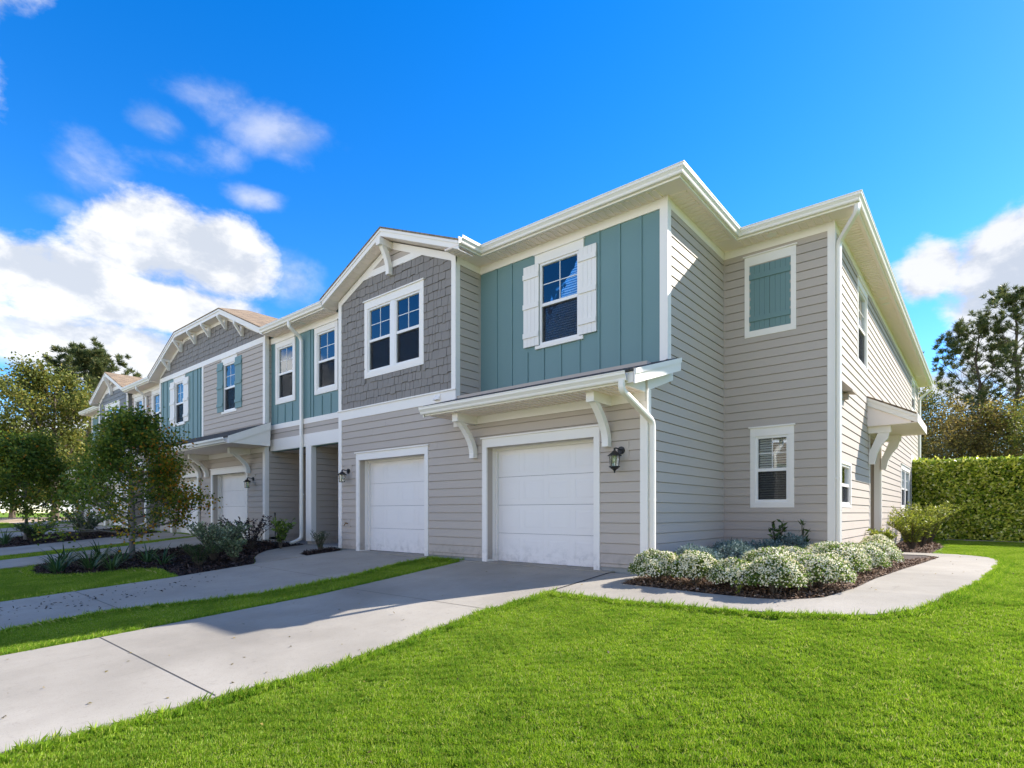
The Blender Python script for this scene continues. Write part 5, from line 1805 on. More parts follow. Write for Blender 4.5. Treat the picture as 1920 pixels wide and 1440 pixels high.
def pine(x, y, height, seed, label, first=0.45, reach=2.6, tufts=30, needle=0.26, group=None, n_limbs=24, r0=None):
    """straight trunk, ascending limbs, needles in separate tufts at the twig ends"""
    rr = random.Random(seed)
    root = link('pine_tree', None)
    root.location = (x, y, gz(x, y))
    tag(root, label, 'tree', group)
    wood = MB()
    r0 = r0 or height * 0.015
    tp = [Vector((rr.uniform(-1, 1) * 0.03 * i, rr.uniform(-1, 1) * 0.03 * i, height * 0.96 * i / 8)) for i in range(9)]
    tp[0].z = -0.3
    wood.tube(tp, [r0 * (1 - 0.85 * (i / 8) ** 1.3) for i in range(9)], 9)
    ends = []
    for i in range(n_limbs):
        t = first + (0.985 - first) * (i + rr.uniform(0, 0.7)) / n_limbs
        k = min(7, int(t * 8))
        p = tp[k].lerp(tp[k + 1], t * 8 - k)
        an = i * 2.4 + rr.uniform(-0.7, 0.7)
        s = (t - first) / (1 - first)
        ln = reach * (0.35 + 0.75 * math.sin(math.pi * min(1, 0.18 + s * 0.70))) * rr.uniform(0.6, 1.15) * (1 - 0.62 * s ** 2)
        d = Vector((math.cos(an), math.sin(an), 0.25 + 0.75 * s))
        q = p
        pts, rad = [p], [r0 * 0.24 * (1 - 0.55 * s)]
        for j in range(5):
            d = (d + Vector((rr.uniform(-1, 1) * 0.22, rr.uniform(-1, 1) * 0.22, 0.10 + rr.uniform(-0.15, 0.18)))).normalized()
            q = q + d * ln / 5
            pts.append(q)
            rad.append(rad[0] * (1 - 0.16 * (j + 1)))
            if j >= 1:
                for _ in range(2 if j < 3 else 3):
                    sd = (d + Vector((rr.uniform(-1, 1), rr.uniform(-1, 1), rr.uniform(-0.1, 0.9))) * 0.9).normalized()
                    e = q + sd * (0.25 + ln * rr.uniform(0.12, 0.26))
                    wood.tube([q, q.lerp(e, 0.5) - Vector((0, 0, 0.03)), e], [rad[-1] * 0.5, rad[-1] * 0.4, rad[-1] * 0.3], 4, False)
                    ends.append((e, sd))
        wood.tube(pts, rad, 5, False)
        ends.append((q, d))
    wood.build('trunk', 'bark_pine', root)
    c = np.array([e[0] for e in ends])
    dd = np.array([e[1] for e in ends])
    idx = np.repeat(np.arange(len(c)), tufts)
    n = len(idx)
    ax = rand_dirs(n) + dd[idx] * 0.7
    ax[:, 2] += 0.35
    pos = c[idx] - dd[idx] * rng.uniform(0, 0.16, (n, 1)) + rng.normal(size=(n, 3)) * 0.03
    leaves('crown', pos, ax, rand_dirs(n), needle * rng.uniform(0.7, 1.2, n), needle * 0.13, 'pine_needle', root)
    return root


pine(-53.0, 12.5, 12.6, 3, 'rounded pine crown rising above the far gable', 0.58, 3.4, 60, 0.42, 'trees beyond the row', 44)
pine(-50.5, 4.5, 7.8, 9, 'thin dark pine at the left edge with bare lower branches', 0.35, 2.4, 26, 0.36, 'trees beyond the row', 20)
pine(-0.25, 51.5, 14.0, 41, 'slender pine with open branches behind the hedge, nearer the house', 0.36, 3.9, 40, 0.34, 'trees behind the hedge', 40, 0.21)
pine(1.80, 53.0, 16.6, 44, 'taller pine behind the hedge at the right edge', 0.34, 4.2, 42, 0.34, 'trees behind the hedge', 44, 0.24)
pine(7.5, 58.0, 16.0, 45, 'pine beyond the right edge of the hedge', 0.40, 3.0, 26, 0.32, 'trees behind the hedge', 28, 0.22)
for i, (x, y, h_, s_, sd, lb, mt, pr_) in enumerate((
        (-3.4, 44.0, 7.6, 3.0, 51, 'thin brownish tree behind the hedge right beside the house corner', 'oak_leaf', 16),
        (-1.6, 41.0, 6.0, 2.6, 52, 'dry forked tree behind the hedge left of the slender pine', 'dry_leaf', 14),
        (0.3, 43.0, 5.4, 2.6, 53, 'low dry tree behind the hedge below the slender pine', 'dry_leaf', 16),
        (1.9, 42.0, 6.0, 2.6, 54, 'dry tree behind the hedge below the taller pine', 'oak_leaf', 14),
        (-5.2, 52.0, 8.0, 3.4, 55, 'olive tree mostly hidden behind the house end', 'oak_leaf', 18),
        (3.8, 47.0, 6.5, 3.0, 56, 'dry tree at the right edge behind the hedge', 'dry_leaf', 16),
        (-2.2, 58.0, 6.4, 3.4, 57, 'pale tree in the second row behind the hedge, near the house', 'dry_leaf', 22),
        (1.0, 60.0, 6.2, 3.6, 58, 'pale tree in the second row behind the hedge, between the pines', 'dry_leaf', 22))):
    broad_tree('scrub_tree', x, y, h_, (lambda s_: lambda t: s_ * (1 - 0.4 * abs(t - 0.5) / 0.5))(s_), sd, lb, group='trees behind the hedge', trunk_r=0.10, first=0.14, limbs=13, per=max(4, pr_ // 3), sigma=0.24, leaf=(0.14, 0.095), mat=mt, up=0.8, bark='bark_pale')

# hedge
root = link('hedge', None)
root.location = (2.0, 26.0, -0.99)
tag(root, 'tall clipped green hedge closing the lawn behind the house', 'hedge')


def hedge_front(x):
    return 25.75 - 0.36 * (x + 1.2)


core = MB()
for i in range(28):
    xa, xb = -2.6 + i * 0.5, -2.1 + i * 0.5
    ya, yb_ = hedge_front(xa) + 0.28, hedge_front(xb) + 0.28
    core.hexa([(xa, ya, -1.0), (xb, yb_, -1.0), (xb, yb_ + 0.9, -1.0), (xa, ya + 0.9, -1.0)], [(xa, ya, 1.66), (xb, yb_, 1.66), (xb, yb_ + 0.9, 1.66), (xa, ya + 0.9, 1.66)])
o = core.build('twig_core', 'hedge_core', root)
o.location = -root.location
n = 44000
hx = rng.uniform(-2.6, 11.2, n)
hz = rng.uniform(-0.97, 1.92, n)
wob = 0.20 * np.sin(hx * 1.7) * np.sin(hz * 2.3 + hx) + 0.10 * np.sin(hx * 4.1 + hz * 3.3)
depth_ = np.abs(rng.normal(0, 0.06, n))
hy = 25.75 - 0.36 * (hx + 1.2) + wob * 0.6 + depth_
ptop = rng.uniform(size=n) < 0.22
hz = np.where(ptop, 1.88 - 0.055 * (hx + 1.5) + rng.normal(0, 0.045, n), np.minimum(hz, 1.92 - 0.055 * (hx + 1.5)))
hy = np.where(ptop, 25.75 - 0.36 * (hx + 1.2) + rng.uniform(0, 1.3, n), hy)
pos = np.stack([hx, hy, hz], 1)
ax = rand_dirs(n) * 0.9 + np.array([-0.05, -0.25, -0.25])
nor = rand_dirs(n) * 0.55 + np.array([-0.25, -0.95, 0.55])
o = leaves('foliage', pos, ax, nor, rng.uniform(0.07, 0.16, n), rng.uniform(0.05, 0.10, n), 'hedge_leaf', root)
o.location = -root.location


def mound(name, x, y, rx, ry, h, n, leafmat_, label, cat='shrub', group=None, leaf=(0.05, 0.03), flowers=0, fsize=0.03, seed=0, bare=0.0, lift=0.0, outward=0.7):
    """low rounded shrub: leaves (and flowers) through the outer layer of an uneven dome"""
    root = link(name, None)
    z = gz(x, y)
    root.location = (x, y, z)
    tag(root, label, cat, group)
    rs = np.random.default_rng(1000 + seed)
    ph = rs.uniform(0, 6.28, 6)

    def surf(m, lo_, hi_):
        d = rs.normal(size=(m, 3))
        d /= np.linalg.norm(d, axis=1, keepdims=True)
        d[:, 2] = np.abs(d[:, 2]) * 1.05 - 0.12
        bump = 1 + 0.08 * np.sin(4 * d[:, 0] + ph[0]) * np.sin(4 * d[:, 1] + ph[1]) + 0.06 * np.sin(9 * d[:, 0] + ph[2]) * np.sin(8 * d[:, 2] + ph[3]) + 0.05 * np.sin(8 * d[:, 1] + ph[4])
        r_ = rs.uniform(lo_, hi_, m) ** 0.6 * bump
        p = d * r_[:, None] * np.array([rx, ry, h * 0.62])
        p[:, 2] += h * 0.36 + lift
        p[:, 2] = np.maximum(p[:, 2], 0.025)
        return p, d
    st = MB()
    for k in range(9):
        an = rs.uniform(0, 6.28)
        rr_ = rs.uniform(0.3, 0.75)
        st.tube([(0.02 * math.cos(an), 0.02 * math.sin(an), -0.03), (rx * rr_ * 0.5 * math.cos(an), ry * rr_ * 0.5 * math.sin(an), h * 0.4), (rx * rr_ * math.cos(an), ry * rr_ * math.sin(an), h * 0.8)], [0.010, 0.007, 0.004], 5, False)
    st.build('stems', 'bark', root)
    p, d = surf(n, 0.45, 1.0)
    ax = d * outward + rs.normal(size=(n, 3)) * 0.6
    ax[:, 2] += 0.25
    leaves('foliage', p, ax, rs.normal(size=(n, 3)) + np.array([0, 0, 0.6]), leaf[0] * rs.uniform(0.6, 1.3, n), leaf[1] * rs.uniform(0.7, 1.2, n), leafmat_, root)
    if flowers:
        p, d = surf(flowers, 0.88, 1.08)
        k = rs.uniform(size=flowers) < np.clip(0.30 + 0.85 * d[:, 2], 0.05, 0.95) * (0.55 + 0.75 * (np.sin(7 * d[:, 0] + ph[5]) * np.sin(6 * d[:, 1] + ph[3]) > -0.35))
        p, d = p[k], d[k]
        m = len(p)
        ax = rs.normal(size=(m, 3))
        ax -= d * np.sum(ax * d, 1, keepdims=True) * 0.7
        leaves('flowers', p, ax, d + rs.normal(size=(m, 3)) * 0.35, fsize * rs.uniform(0.7, 1.3, m), fsize * rs.uniform(0.8, 1.2, m), 'flower', root)
    return root


WF = 'white-flowering mounds around the planted corner'
white = [
    (-3.62, 7.62, 0.40, 0.36, 0.50, 'white-flowering mound at the foot of the canopy downspout'),
    (-3.05, 7.60, 0.36, 0.34, 0.48, 'white-flowering mound second from the canopy downspout, along the path'),
    (-2.50, 7.58, 0.36, 0.34, 0.47, 'white-flowering mound third from the canopy downspout, along the path'),
    (-1.98, 7.50, 0.38, 0.36, 0.50, 'foremost white-flowering mound at the bend of the path'),
    (-2.25, 8.30, 0.42, 0.42, 0.52, 'white-flowering mound behind the foremost one'),
    (-1.62, 8.10, 0.40, 0.42, 0.52, 'broad white-flowering mound just past the bend of the path'),
    (-1.62, 9.25, 0.42, 0.52, 0.54, 'white-flowering mound second past the bend, beside the mulch edge'),
    (-1.52, 10.5, 0.40, 0.52, 0.54, 'white-flowering mound third past the bend, beside the mulch edge'),
    (-1.45, 11.8, 0.38, 0.52, 0.54, 'white-flowering mound fourth past the bend, below the sunlit corner'),
    (-1.62, 13.3, 0.36, 0.50, 0.52, 'last white-flowering mound of the row, near the side entry'),
    (-2.30, 9.6, 0.42, 0.45, 0.52, 'white-flowering mound between the row and the recessed wall'),
    (-2.05, 10.75, 0.40, 0.45, 0.50, 'white-flowering mound at the foot of the white corner board'),
]
for i, (x, y, rx, ry, h, lb) in enumerate(white):
    mound('flowering_shrub', x, y, rx * 0.98, ry * 0.98, h * (1.0 + 0.10 * math.sin(i * 2.3)), 3600, 'bush_leaf', lb, group=WF, leaf=(0.045, 0.020), flowers=3900, fsize=0.023, seed=i)
dusty = [(-3.45, 8.60, 0.40, 0.40, 0.50, 'blue-grey shrub nearest the canopy downspout, against the side wall'), (-3.20, 9.55, 0.48, 0.48, 0.54, 'blue-grey shrub second from the downspout, behind the flowers'),
         (-2.95, 10.6, 0.50, 0.45, 0.52, 'blue-grey shrub below the small window, left side'), (-3.55, 10.7, 0.42, 0.42, 0.50, 'blue-grey shrub in the inner corner of the walls'), (-2.62, 11.0, 0.40, 0.34, 0.62, 'blue-grey shrub below the small window, next to the dark sprigs')]
for i, (x, y, rx, ry, h, lb) in enumerate(dusty):
    mound('gray_shrub', x, y, rx, ry, h, 3000, 'dusty_leaf', lb, group='blue-grey shrubs behind the flowers', leaf=(0.055, 0.018), seed=20 + i)


def sprig(x, y, h, n, mat, label, spread=0.16, leaf=(0.11, 0.045), stems=6, seed=0, name='leafy_plant', cat='plant', group=None, bark='bark'):
    root = link(name, None)
    root.location = (x, y, gz(x, y))
    tag(root, label, cat, group)
    rs = random.Random(seed + 77)
    st = MB()
    pos, ax = [], []
    for k in range(stems):
        an = k * 2.4 + rs.uniform(-0.5, 0.5)
        rr_ = spread * rs.uniform(0.4, 1.0)
        a = Vector((0, 0, -0.03))
        b = Vector((rr_ * 0.4 * math.cos(an), rr_ * 0.4 * math.sin(an), h * 0.5))
        c = Vector((rr_ * math.cos(an), rr_ * math.sin(an), h * rs.uniform(0.75, 0.97)))
        st.tube([a, b, c], [0.008, 0.006, 0.003], 5, False)
        for j in range(n):
            t = rs.uniform(0.25, 1.0)
            p = a.lerp(b, t * 2) if t < 0.5 else b.lerp(c, t * 2 - 1)
            pos.append(p)
            ax.append(Vector((rs.uniform(-1, 1), rs.uniform(-1, 1), rs.uniform(-0.1, 1.1))))
    st.build('stems', bark, root)
    m = len(pos)
    leaves('foliage', np.array(pos), np.array(ax), rng.normal(size=(m, 3)) + np.array([0, 0, 0.7]), leaf[0] * rng.uniform(0.7, 1.2, m), leaf[1] * rng.uniform(0.7, 1.2, m), mat, root)
    return root


sprig(-2.86, 10.95, 0.86, 16, 'dark_leaf', 'bushy dark green sprig rising from the blue-grey shrub below the window', 0.16, (0.11, 0.05), 8, 1)
sprig(-2.50, 11.2, 1.00, 7, 'dark_leaf', 'thin upright dark sprig with few leaves right of the small window', 0.05, (0.20, 0.05), 3, 2)
sprig(-2.34, 7.23, 0.20, 10, 'yellow_leaf', 'tiny yellow-green weed at the path edge before the flowers', 0.08, (0.05, 0.03), 4, 3)
for i, (x, y, rx, ry, h, lb) in enumerate(((-1.72, 15.0, 0.26, 0.26, 0.62, 'small yellow-green bush at the side entry post'), (-1.40, 17.6, 0.50, 0.60, 0.95, 'yellow-green bush just past the side entry path'),
                                           (-1.30, 19.4, 0.60, 0.75, 1.25, 'larger yellow-green bush along the side wall'), (-1.25, 21.4, 0.60, 0.8, 1.35, 'farthest yellow-green bush before the hedge'))):
    sprig(x, y, h, 48, 'yellow_leaf', lb, max(rx, ry) * 1.05, (0.085, 0.034), 26 if i == 0 else 60, 40 + i, 'yellow_bush', 'bush', 'yellow-green bushes along the side wall')

# left bed
sprig(-13.35, 5.45, 0.95, 46, 'variegated_leaf', 'grey-green variegated shrub in the middle of the left mulch bed', 0.72, (0.075, 0.040), 40, 60, 'variegated_shrub', 'shrub', 'shrubs of the left bed')
sprig(-12.72, 5.62, 0.60, 40, 'variegated_leaf', 'small pale variegated shrub beside the curved porch path', 0.40, (0.075, 0.045), 22, 61, 'variegated_shrub', 'shrub', 'shrubs of the left bed')
sprig(-14.35, 6.2, 0.78, 40, 'variegated_leaf', 'variegated shrub close behind the maple trunk', 0.62, (0.075, 0.040), 30, 62, 'variegated_shrub', 'shrub', 'shrubs of the left bed')
sprig(-12.85, 4.95, 0.52, 60, 'dark_leaf', 'fine dark grey-green shrub at the driveway edge of the left bed', 0.46, (0.06, 0.012), 42, 63, 'dark_shrub', 'shrub', 'shrubs of the left bed')
sprig(-13.95, 7.35, 0.85, 22, 'bush_leaf', 'broad-leaved bright green shrub beside the porch downspout', 0.42, (0.13, 0.06), 12, 6, 'leafy_shrub', 'shrub', 'shrubs of the left bed')
sprig(-14.75, 6.95, 0.95, 30, 'purple_leaf', 'spreading dark purple shrub before the middle garage door', 0.85, (0.06, 0.04), 26, 7, 'purple_shrub', 'shrub', 'shrubs of the left bed')
sprig(-15.9, 6.7, 0.80, 26, 'purple_leaf', 'dark purple shrub farther along the bed, left of the other purple one', 0.7, (0.06, 0.04), 20, 8, 'purple_shrub', 'shrub', 'shrubs of the left bed')
sprig(-12.42, 7.55, 0.55, 34, 'dark_leaf', 'small feathery shrub alone in the little bed by the porch', 0.26, (0.07, 0.012), 16, 9, 'feathery_shrub', 'shrub')
sprig(-24.9, 4.3, 0.70, 60, 'dark_leaf', 'fine dark shrub in the farther mulch bed', 0.7, (0.09, 0.018), 44, 64, 'dark_shrub', 'shrub')
sprig(-25.2, 5.8, 1.0, 44, 'variegated_leaf', 'wide pale variegated shrub in the farther mulch bed', 1.0, (0.10, 0.055), 40, 65, 'variegated_shrub', 'shrub')


def strap(x, y, h, n, label, seed):
    root = link('strap_plant', None)
    root.location = (x, y, gz(x, y))
    tag(root, label, 'plant', 'strap-leaved plants along the left bed')
    rs = random.Random(seed)
    m_ = MB()
    for k in range(n):
        an = rs.uniform(0, 6.28)
        L_ = h * rs.uniform(0.75, 1.25)
        el_ = rs.uniform(0.75, 1.45)
        d = Vector((math.cos(an), math.sin(an), 0))
        sd = Vector((-math.sin(an), math.cos(an), 0))
        pts = []
        p = Vector((d.x * 0.04, d.y * 0.04, -0.01))
        e = el_
        for j in range(6):
            t = j / 5
            wd = 0.017 * (1 - t ** 2.2) + 0.0015
            pts += [p - sd * wd, p + sd * wd]
            p = p + (d * math.cos(e) + Vector((0, 0, math.sin(e)))) * (L_ / 5)
            e -= rs.uniform(0.10, 0.34)
        m_.add(pts, [(2 * j, 2 * j + 1, 2 * j + 3, 2 * j + 2) for j in range(5)])
    m_.build('foliage', 'strap_leaf', root)
    return root


for i, (x, y, h, n, lb) in enumerate((
        (-14.85, 2.95, 0.62, 30, 'strap-leaved clump at the front tip of the left bed'),
        (-15.6, 3.1, 0.60, 26, 'strap-leaved clump at the outer left corner of the left bed'),
        (-14.75, 3.50, 0.70, 34, 'tall strap-leaved clump second from the front tip'),
        (-14.25, 3.75, 0.58, 26, 'strap-leaved clump at the lawn edge left of the maple'),
        (-16.3, 4.05, 0.66, 30, 'strap-leaved clump left of the maple along the back of the bed'),
        (-15.55, 4.30, 0.58, 26, 'strap-leaved clump just before the maple trunk'),
        (-14.65, 4.55, 0.56, 28, 'strap-leaved clump right of the maple trunk'),
        (-13.95, 4.62, 0.50, 24, 'rightmost strap-leaved clump, beside the variegated shrub'),
        (-16.75, 3.45, 0.62, 26, 'strap-leaved clump at the driveway side of the left bed'),
        (-24.9, 3.55, 0.6, 24, 'strap-leaved clump in the farther mulch bed'))):
    strap(x, y, h, n, lb, 300 + i)

# irrigation stake by the porch
st = MB().tube([(0, 0, -0.05), (0.01, 0.0, 0.4), (0.0, 0, 0.86)], 0.012, 8).tube([(0, 0, 0.86), (0.0, 0, 0.94)], 0.020, 8)
o = st.build('irrigation_stake', 'black_metal')
o.location = (-14.62, 7.55, gz(-14.62, 7.55))
tag(o, 'thin black irrigation stake standing before the left porch opening', 'stake')

# mulch chips


def chips(name, poly, n, mat, size, label):
    x0, x1 = min(p[0] for p in poly), max(p[0] for p in poly)
    y0, y1 = min(p[1] for p in poly), max(p[1] for p in poly)
    pts = []
    while len(pts) < n:
        x, y = random.uniform(x0, x1), random.uniform(y0, y1)
        if inside(poly, x, y):
            pts.append((x, y, gz(x, y) + 0.018 + random.uniform(0.002, 0.035)))
    pos = np.array(pts)
    ax = rand_dirs(n)
    ax[:, 2] *= 0.35
    nor = rand_dirs(n) * 0.45 + np.array([0, 0, 1.0])
    o = leaves(name, pos, ax, nor, size * rng.uniform(0.5, 1.5, n), size * 0.45 * rng.uniform(0.5, 1.4, n), mat, None, 0.15)
    tag(o, label, 'mulch', kind='stuff')
    return o


chips('mulch_chips', [p for p in BED1 if p[1] < 15.2 and p[0] > -4.1], 26000, 'chip_tan', 0.05, 'reddish tan bark chips of the planted corner')
chips('mulch_chips', BED2, 26000, 'chip_dark', 0.07, 'dark brown bark mulch of the left bed')
chips('mulch_chips', BED3, 1500, 'chip_dark', 0.06, 'dark bark mulch of the little porch bed')
chips('mulch_chips', BED4, 6000, 'chip_dark', 0.10, 'dark bark mulch of the farther bed')
chips('mulch_chips', BED5, 4000, 'chip_tan', 0.07, 'tan bark chips along the side wall')
# soil crumbs tracked over the second driveway
cp = []
for _ in range(190):
    t = random.gauss(0, 1)
    s = random.gauss(0, 1)
    x, y = -10.9 + 0.45 * s, 2.3 + 1.3 * t
    if -12.0 < x < -9.7 and -1 < y < 6:
        cp.append((x, y, gz(x, y) + 0.033))
cp = np.array(cp)
n = len(cp)
a_ = rand_dirs(n)
a_[:, 2] = np.abs(a_[:, 2]) * 0.2
o = leaves('soil_crumbs', cp, a_, np.tile([0, 0, 1.0], (n, 1)), rng.uniform(0.01, 0.07, n), rng.uniform(0.01, 0.03, n), 'crumb', None, 0.4)
tag(o, 'dark soil crumbs scattered over the shaded driveway', 'soil', kind='stuff')

lp = []
for _ in range(260):
    x, y = random.uniform(-12, 0.5), random.uniform(0.5, 16)
    if inside(BED1, x, y) or (y > 7.6 and x < -2.0) or y > 16:
        continue
    lp.append((x, y, gz(x, y) + (0.036 if (inside(DRIVE1, x, y) or inside(DRIVE2, x, y)) else 0.045)))
lp = np.array(lp)
n = len(lp)
a_ = rand_dirs(n)
a_[:, 2] *= 0.2
o = leaves('fallen_leaves', lp, a_, np.tile([0, 0, 1.0], (n, 1)) + rand_dirs(n) * 0.2, rng.uniform(0.02, 0.045, n), rng.uniform(0.015, 0.03, n), 'dry_leaf', None, 0.2)
tag(o, 'small dry leaves scattered over lawn and driveways', 'leaves', kind='stuff')

# ------------------------------------------------------------------ lawns: turf tufts instanced over the grass areas


def turf_patch(name, n, size, hmin, hmax, wd):
    xy = rng.uniform(-size / 2, size / 2, (n, 2))
    an = rng.uniform(0, 2 * np.pi, n)
    L_ = rng.uniform(hmin, hmax, n) * (0.8 + 0.35 * np.sin(xy[:, 0] * 31 + rng.uniform(0, 6)) * np.sin(xy[:, 1] * 37 + rng.uniform(0, 6)))
    lean = np.abs(rng.normal(0.0, 0.55, n))
    d = np.stack([np.cos(an), np.sin(an)], 1)
    b = np.concatenate([xy, np.zeros((n, 1))], 1)
    sd = np.stack([-np.sin(an), np.cos(an), np.zeros(n)], 1)
    mid = b + np.concatenate([d * (np.sin(lean) * L_ * 0.45)[:, None], (np.cos(lean) * L_ * 0.55)[:, None]], 1)
    tip = b + np.concatenate([d * (np.sin(lean * 1.35) * L_)[:, None], (np.cos(np.minimum(lean * 1.35, 1.45)) * L_)[:, None]], 1)
    v = np.stack([b - sd * wd * 0.5, b + sd * wd * 0.5, mid + sd * wd * 0.45, tip], 1)
    # blade as a kite: two base corners, a shoulder and the tip
    v[:, 2] = mid + sd * wd * 0.5
    return v


def patch_obj(name, n, size, hmin, hmax, wd, sy=0.0, sx=0.0):
    v = turf_patch(name, n, size, hmin, hmax, wd)
    v[:, :, 2] += (v[:, :1, 1] * sy + v[:, :1, 0] * sx)
    me = bpy.data.meshes.new(name)
    me.vertices.add(4 * n)
    me.vertices.foreach_set('co', np.ascontiguousarray(v.reshape(-1, 3), dtype=np.float32).ravel())
    me.loops.add(4 * n)
    me.loops.foreach_set('vertex_index', np.arange(4 * n, dtype=np.int32))
    me.polygons.add(n)
    me.polygons.foreach_set('loop_start', np.arange(0, 4 * n, 4, dtype=np.int32))
    me.polygons.foreach_set('loop_total', np.full(n, 4, dtype=np.int32))
    me.update(calc_edges=True)
    me.materials.append(MATS['grass'])
    return bpy.data.objects.new(name, me)      # kept out of the scene: only the lawn's tufts draw it


SY, SX = 0.0795, -0.016
KIND = {}
for key, sy, sx in (('flat', 0, 0), ('slope', SY, 0), ('left', SY, SX)):
    KIND['near', key] = [patch_obj('turf_tuft', 3600, 0.42, 0.018, 0.046, 0.0050, sy, sx) for _ in range(5)]
    KIND['far', key] = [patch_obj('turf_tuft', 1500, 0.60, 0.03, 0.065, 0.009, sy, sx) for _ in range(3)]
    KIND['edge', key] = [patch_obj('turf_tuft', 130, 0.16, 0.04, 0.10, 0.0045, sy, sx) for _ in range(4)]


def lawn(name, pts, kind, label):
    """split the tufts by the slope they stand on, one object for each"""
    for key, f in (('slope', lambda p: p[1] < 8.1 and p[0] >= -9), ('left', lambda p: p[1] < 8.1 and p[0] < -9), ('flat', lambda p: p[1] >= 8.1)):
        q = [p for p in pts if f(p)]
        if q:
            lawn_part(name, q, KIND[kind, key], label + {'slope': '', 'left': '', 'flat': ', level part towards the back'}[key])


def lawn_part(name, pts, patches, label, smin=0.95, smax=1.1):
    """vertices carry a tuft each"""
    me = bpy.data.meshes.new(name)
    me.from_pydata(pts, [], [])
    o = link(name, me)
    tag(o, label, 'grass', kind='stuff')
    ng = bpy.data.node_groups.new('lawn_tufts', 'GeometryNodeTree')
    ng.interface.new_socket('Geometry', in_out='INPUT', socket_type='NodeSocketGeometry')
    ng.interface.new_socket('Geometry', in_out='OUTPUT', socket_type='NodeSocketGeometry')
    N = ng.nodes
    gi, go = N.new('NodeGroupInput'), N.new('NodeGroupOutput')
    m2p = N.new('GeometryNodeMeshToPoints')
    iop = N.new('GeometryNodeInstanceOnPoints')
    join = N.new('GeometryNodeGeometryToInstance')
    ng.links.new(gi.outputs[0], m2p.inputs['Mesh'])
    ng.links.new(m2p.outputs[0], iop.inputs['Points'])
    for p in patches:
        oi = N.new('GeometryNodeObjectInfo')
        oi.inputs['Object'].default_value = p
        oi.inputs['As Instance'].default_value = False
        ng.links.new(oi.outputs['Geometry'], join.inputs[0])
    ng.links.new(join.outputs[0], iop.inputs['Instance'])
    iop.inputs['Pick Instance'].default_value = True
    ri = N.new('FunctionNodeRandomValue')
    ri.data_type = 'INT'
    ri.inputs[4].default_value = 0
    ri.inputs[5].default_value = len(patches) - 1
    ng.links.new(ri.outputs[2], iop.inputs['Instance Index'])
    rv = N.new('FunctionNodeRandomValue')
    rv.data_type = 'FLOAT_VECTOR'
    rv.inputs[0].default_value = (0, 0, -0.15)
    rv.inputs[1].default_value = (0, 0, 0.15)
    ng.links.new(rv.outputs[0], iop.inputs['Rotation'])
    rs = N.new('FunctionNodeRandomValue')
    rs.data_type = 'FLOAT'
    rs.inputs[2].default_value = smin
    rs.inputs[3].default_value = smax
    ng.links.new(rs.outputs[1], iop.inputs['Scale'])
    ng.links.new(iop.outputs[0], go.inputs[0])
    md = o.modifiers.new('tufts', 'NODES')
    md.node_group = ng
    return o


def fill(poly, step, margin, keep=None):
    x0, x1 = min(p[0] for p in poly), max(p[0] for p in poly)
    y0, y1 = min(p[1] for p in poly), max(p[1] for p in poly)
    out = []
    x = x0
    while x < x1:
        y = y0
        while y < y1:
            px, py = x + random.uniform(-0.3, 0.3) * step, y + random.uniform(-0.3, 0.3) * step
            if inside(poly, px, py) and all(inside(poly, px + a, py + b) for a, b in ((margin, 0), (-margin, 0), (0, margin), (0, -margin))):
                if keep is None or keep(px, py):
                    out.append((px, py, gz(px, py)))
            y += step
        x += step
    return out


def edge_pts(line, step, inset):
    out = []
    for (a, b) in zip(line[:-1], line[1:]):
        L_ = math.hypot(b[0] - a[0], b[1] - a[1])
        n_ = max(1, int(L_ / step))
        nx, ny = (b[1] - a[1]) / L_, -(b[0] - a[0]) / L_
        for i in range(n_):
            t = (i + random.uniform(0, 1)) / n_
            s = inset + random.uniform(-0.02, 0.04)
            x, y = a[0] + (b[0] - a[0]) * t + nx * s, a[1] + (b[1] - a[1]) * t + ny * s
            out.append((x, y, gz(x, y)))
    return out


DR1_R = [(-4.95, -5), (-4.87, 0.7), (-4.72, 1.5), (-4.50, 2.7), (-4.58, 4.05), (-4.70, 5.04), (-4.64, 6.2), (-4.605, 6.36)]
WK_R = [p for p in WALK1[1:17]]
L1 = DR1_R + WK_R + [(-0.95, 16.5), (-0.85, 20.0), (-1.2, 23.4), (-1.0, 25.3), (1.04, 24.6), (6.0, 22.9), (6.0, -5)]
near = lambda x, y: math.hypot(x, y) < 12.5
pts1 = fill(L1, 0.27, 0.17, lambda x, y: near(x, y) and x < 3.5 and y > 0.0)
pts1 += [p for p in fill(L1, 0.36, 0.17, lambda x, y: not near(x, y) and x < 5 and y > 0)]
lawn('lawn_grass', pts1, 'near', 'bright green mown lawn in front of and beside the house')
lawn('lawn_edge_grass', edge_pts(DR1_R[1:] + WK_R, 0.055, 0.085), 'edge', 'ragged longer grass along the lawn edge by driveway and path')
DR1_L = [(-7.95, 7.95), (-7.80, 6.4), (-7.67, 4.66), (-7.86, 1.95), (-7.98, 1.1), (-8.1, -5)]
DR2_R = [(-9.57, -5), (-9.57, 1.32), (-9.60, 2.46), (-9.05, 3.55), (-8.95, 3.75), (-8.72, 4.3), (-8.70, 5.75), (-9.05, 7.2), (-9.10, 7.95)]
L2 = [(-7.95, 8.05)] + DR1_L + DR2_R + [(-9.10, 8.05)]
lawn('lawn_grass', fill(L2, 0.26, 0.16, lambda x, y: y > -1.5), 'near', 'green grass strip between the two near driveways')
lawn('lawn_edge_grass', edge_pts(DR1_L[:-1], 0.06, 0.085) + edge_pts(DR2_R[1:], 0.06, 0.085) + edge_pts([(-9.05, 8.04), (-8.0, 8.04)], 0.03, 0.05), 'edge', 'ragged grass along both edges of the strip between the driveways')
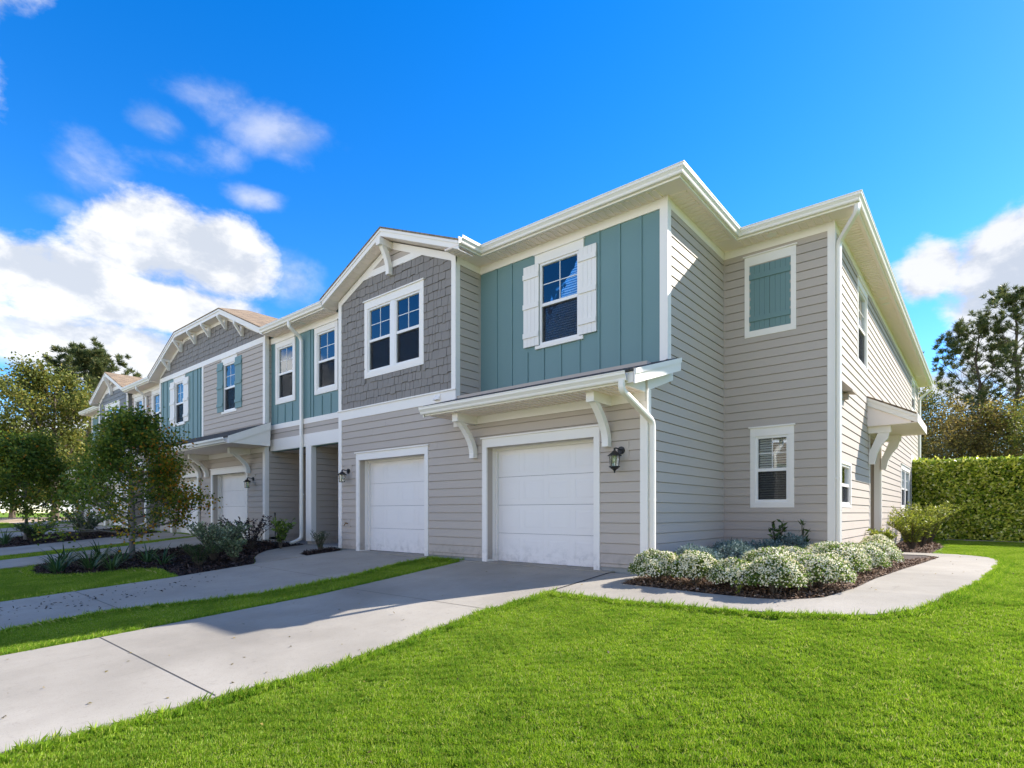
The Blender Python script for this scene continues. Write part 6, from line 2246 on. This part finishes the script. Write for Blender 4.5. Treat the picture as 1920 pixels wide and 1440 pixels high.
L3 = [(-12.1, -5), (-12.02, 1.66), (-11.87, 4.14), (-13.26, 4.30), (-13.84, 4.0), (-13.96, 3.40), (-14.6, 2.80), (-15.2, 2.62), (-15.9, 2.68), (-16.95, 2.96), (-17.26, 2.4), (-17.25, -5)]
lawn('lawn_grass', fill(L3, 0.27, 0.17, lambda x, y: y > -2.5), 'near', 'green lawn before the left mulch bed')
lawn('lawn_edge_grass', edge_pts([(-12.06, -1), (-12.02, 1.66), (-11.87, 4.14)], 0.06, -0.085) + edge_pts([(-11.87, 4.14), (-13.26, 4.30), (-13.84, 4.0), (-13.96, 3.40), (-14.6, 2.80), (-15.2, 2.62), (-15.9, 2.68), (-16.95, 2.96)], 0.07, -0.06), 'edge', 'longer grass around the front of the left mulch bed')
L4 = [(-20.65, -5), (-20.75, 3.0), (-20.75, 7.8), (-20.4, 7.8), (-19.62, 5.5), (-19.37, 2.66), (-19.42, -5)]
lawn('lawn_grass', fill(L4, 0.34, 0.16, lambda x, y: y > -1), 'far', 'narrow grass strip between the middle driveways')
L5 = [(-23.65, -3), (-23.65, 3.3), (-24.6, 2.95), (-27.5, 3.25), (-28.7, 4.4), (-28.75, -3)]
lawn('lawn_grass', fill(L5, 0.45, 0.2, lambda x, y: y > -2), 'far', 'shaded grass before the farther mulch bed')
L6 = [(-36.4, -3), (-36.4, 6.4), (-60, 5.8), (-60, -3)]
lawn('lawn_grass', fill(L6, 0.6, 0.2, lambda x, y: y > -1), 'far', 'rough grass beyond the far end of the row')

# ------------------------------------------------------------------ houses across the street (seen as reflections in the windows)
for hx_, lb in ((-34, 'leftmost'), (-15, 'second from the left'), (4, 'second from the right'), (23, 'rightmost')):
    hr = link('street_house', None)
    hr.location = (hx_, -25.0, gz(hx_, -25))
    tag(hr, 'pale two-storey house across the street, ' + lb + ' of four', 'house', 'houses across the street')
    MB().xyz(-7, 7, -9, 0, -0.3, 5.8).build('wall', 'siding', hr)
    rm2 = MB()
    rm2.add([(-7.5, 0.5, 5.8), (7.5, 0.5, 5.8), (7.5, -9.5, 5.8), (-7.5, -9.5, 5.8), (-2.5, -4.5, 8.0), (2.5, -4.5, 8.0)], [(1, 0, 4, 5), (2, 1, 5), (3, 2, 5, 4), (0, 3, 4), (0, 1, 2, 3)])
    rm2.build('roof', 'shingle_tan', hr)
    for u in (-4.5, 0.0, 4.5):
        MB().xyz(u - 0.6, u + 0.6, -0.02, 0.03, 3.4, 4.9).build('window', 'dark_interior', hr)
    for u in (-3.6, 3.6):
        MB().xyz(u - 1.3, u + 1.3, -0.02, 0.04, 0.0, 2.2).build('garage_door', 'door_white', hr)
    MB().xyz(-7.6, 7.6, -0.02, 0.10, 5.6, 5.81).build('fascia', 'white', hr)
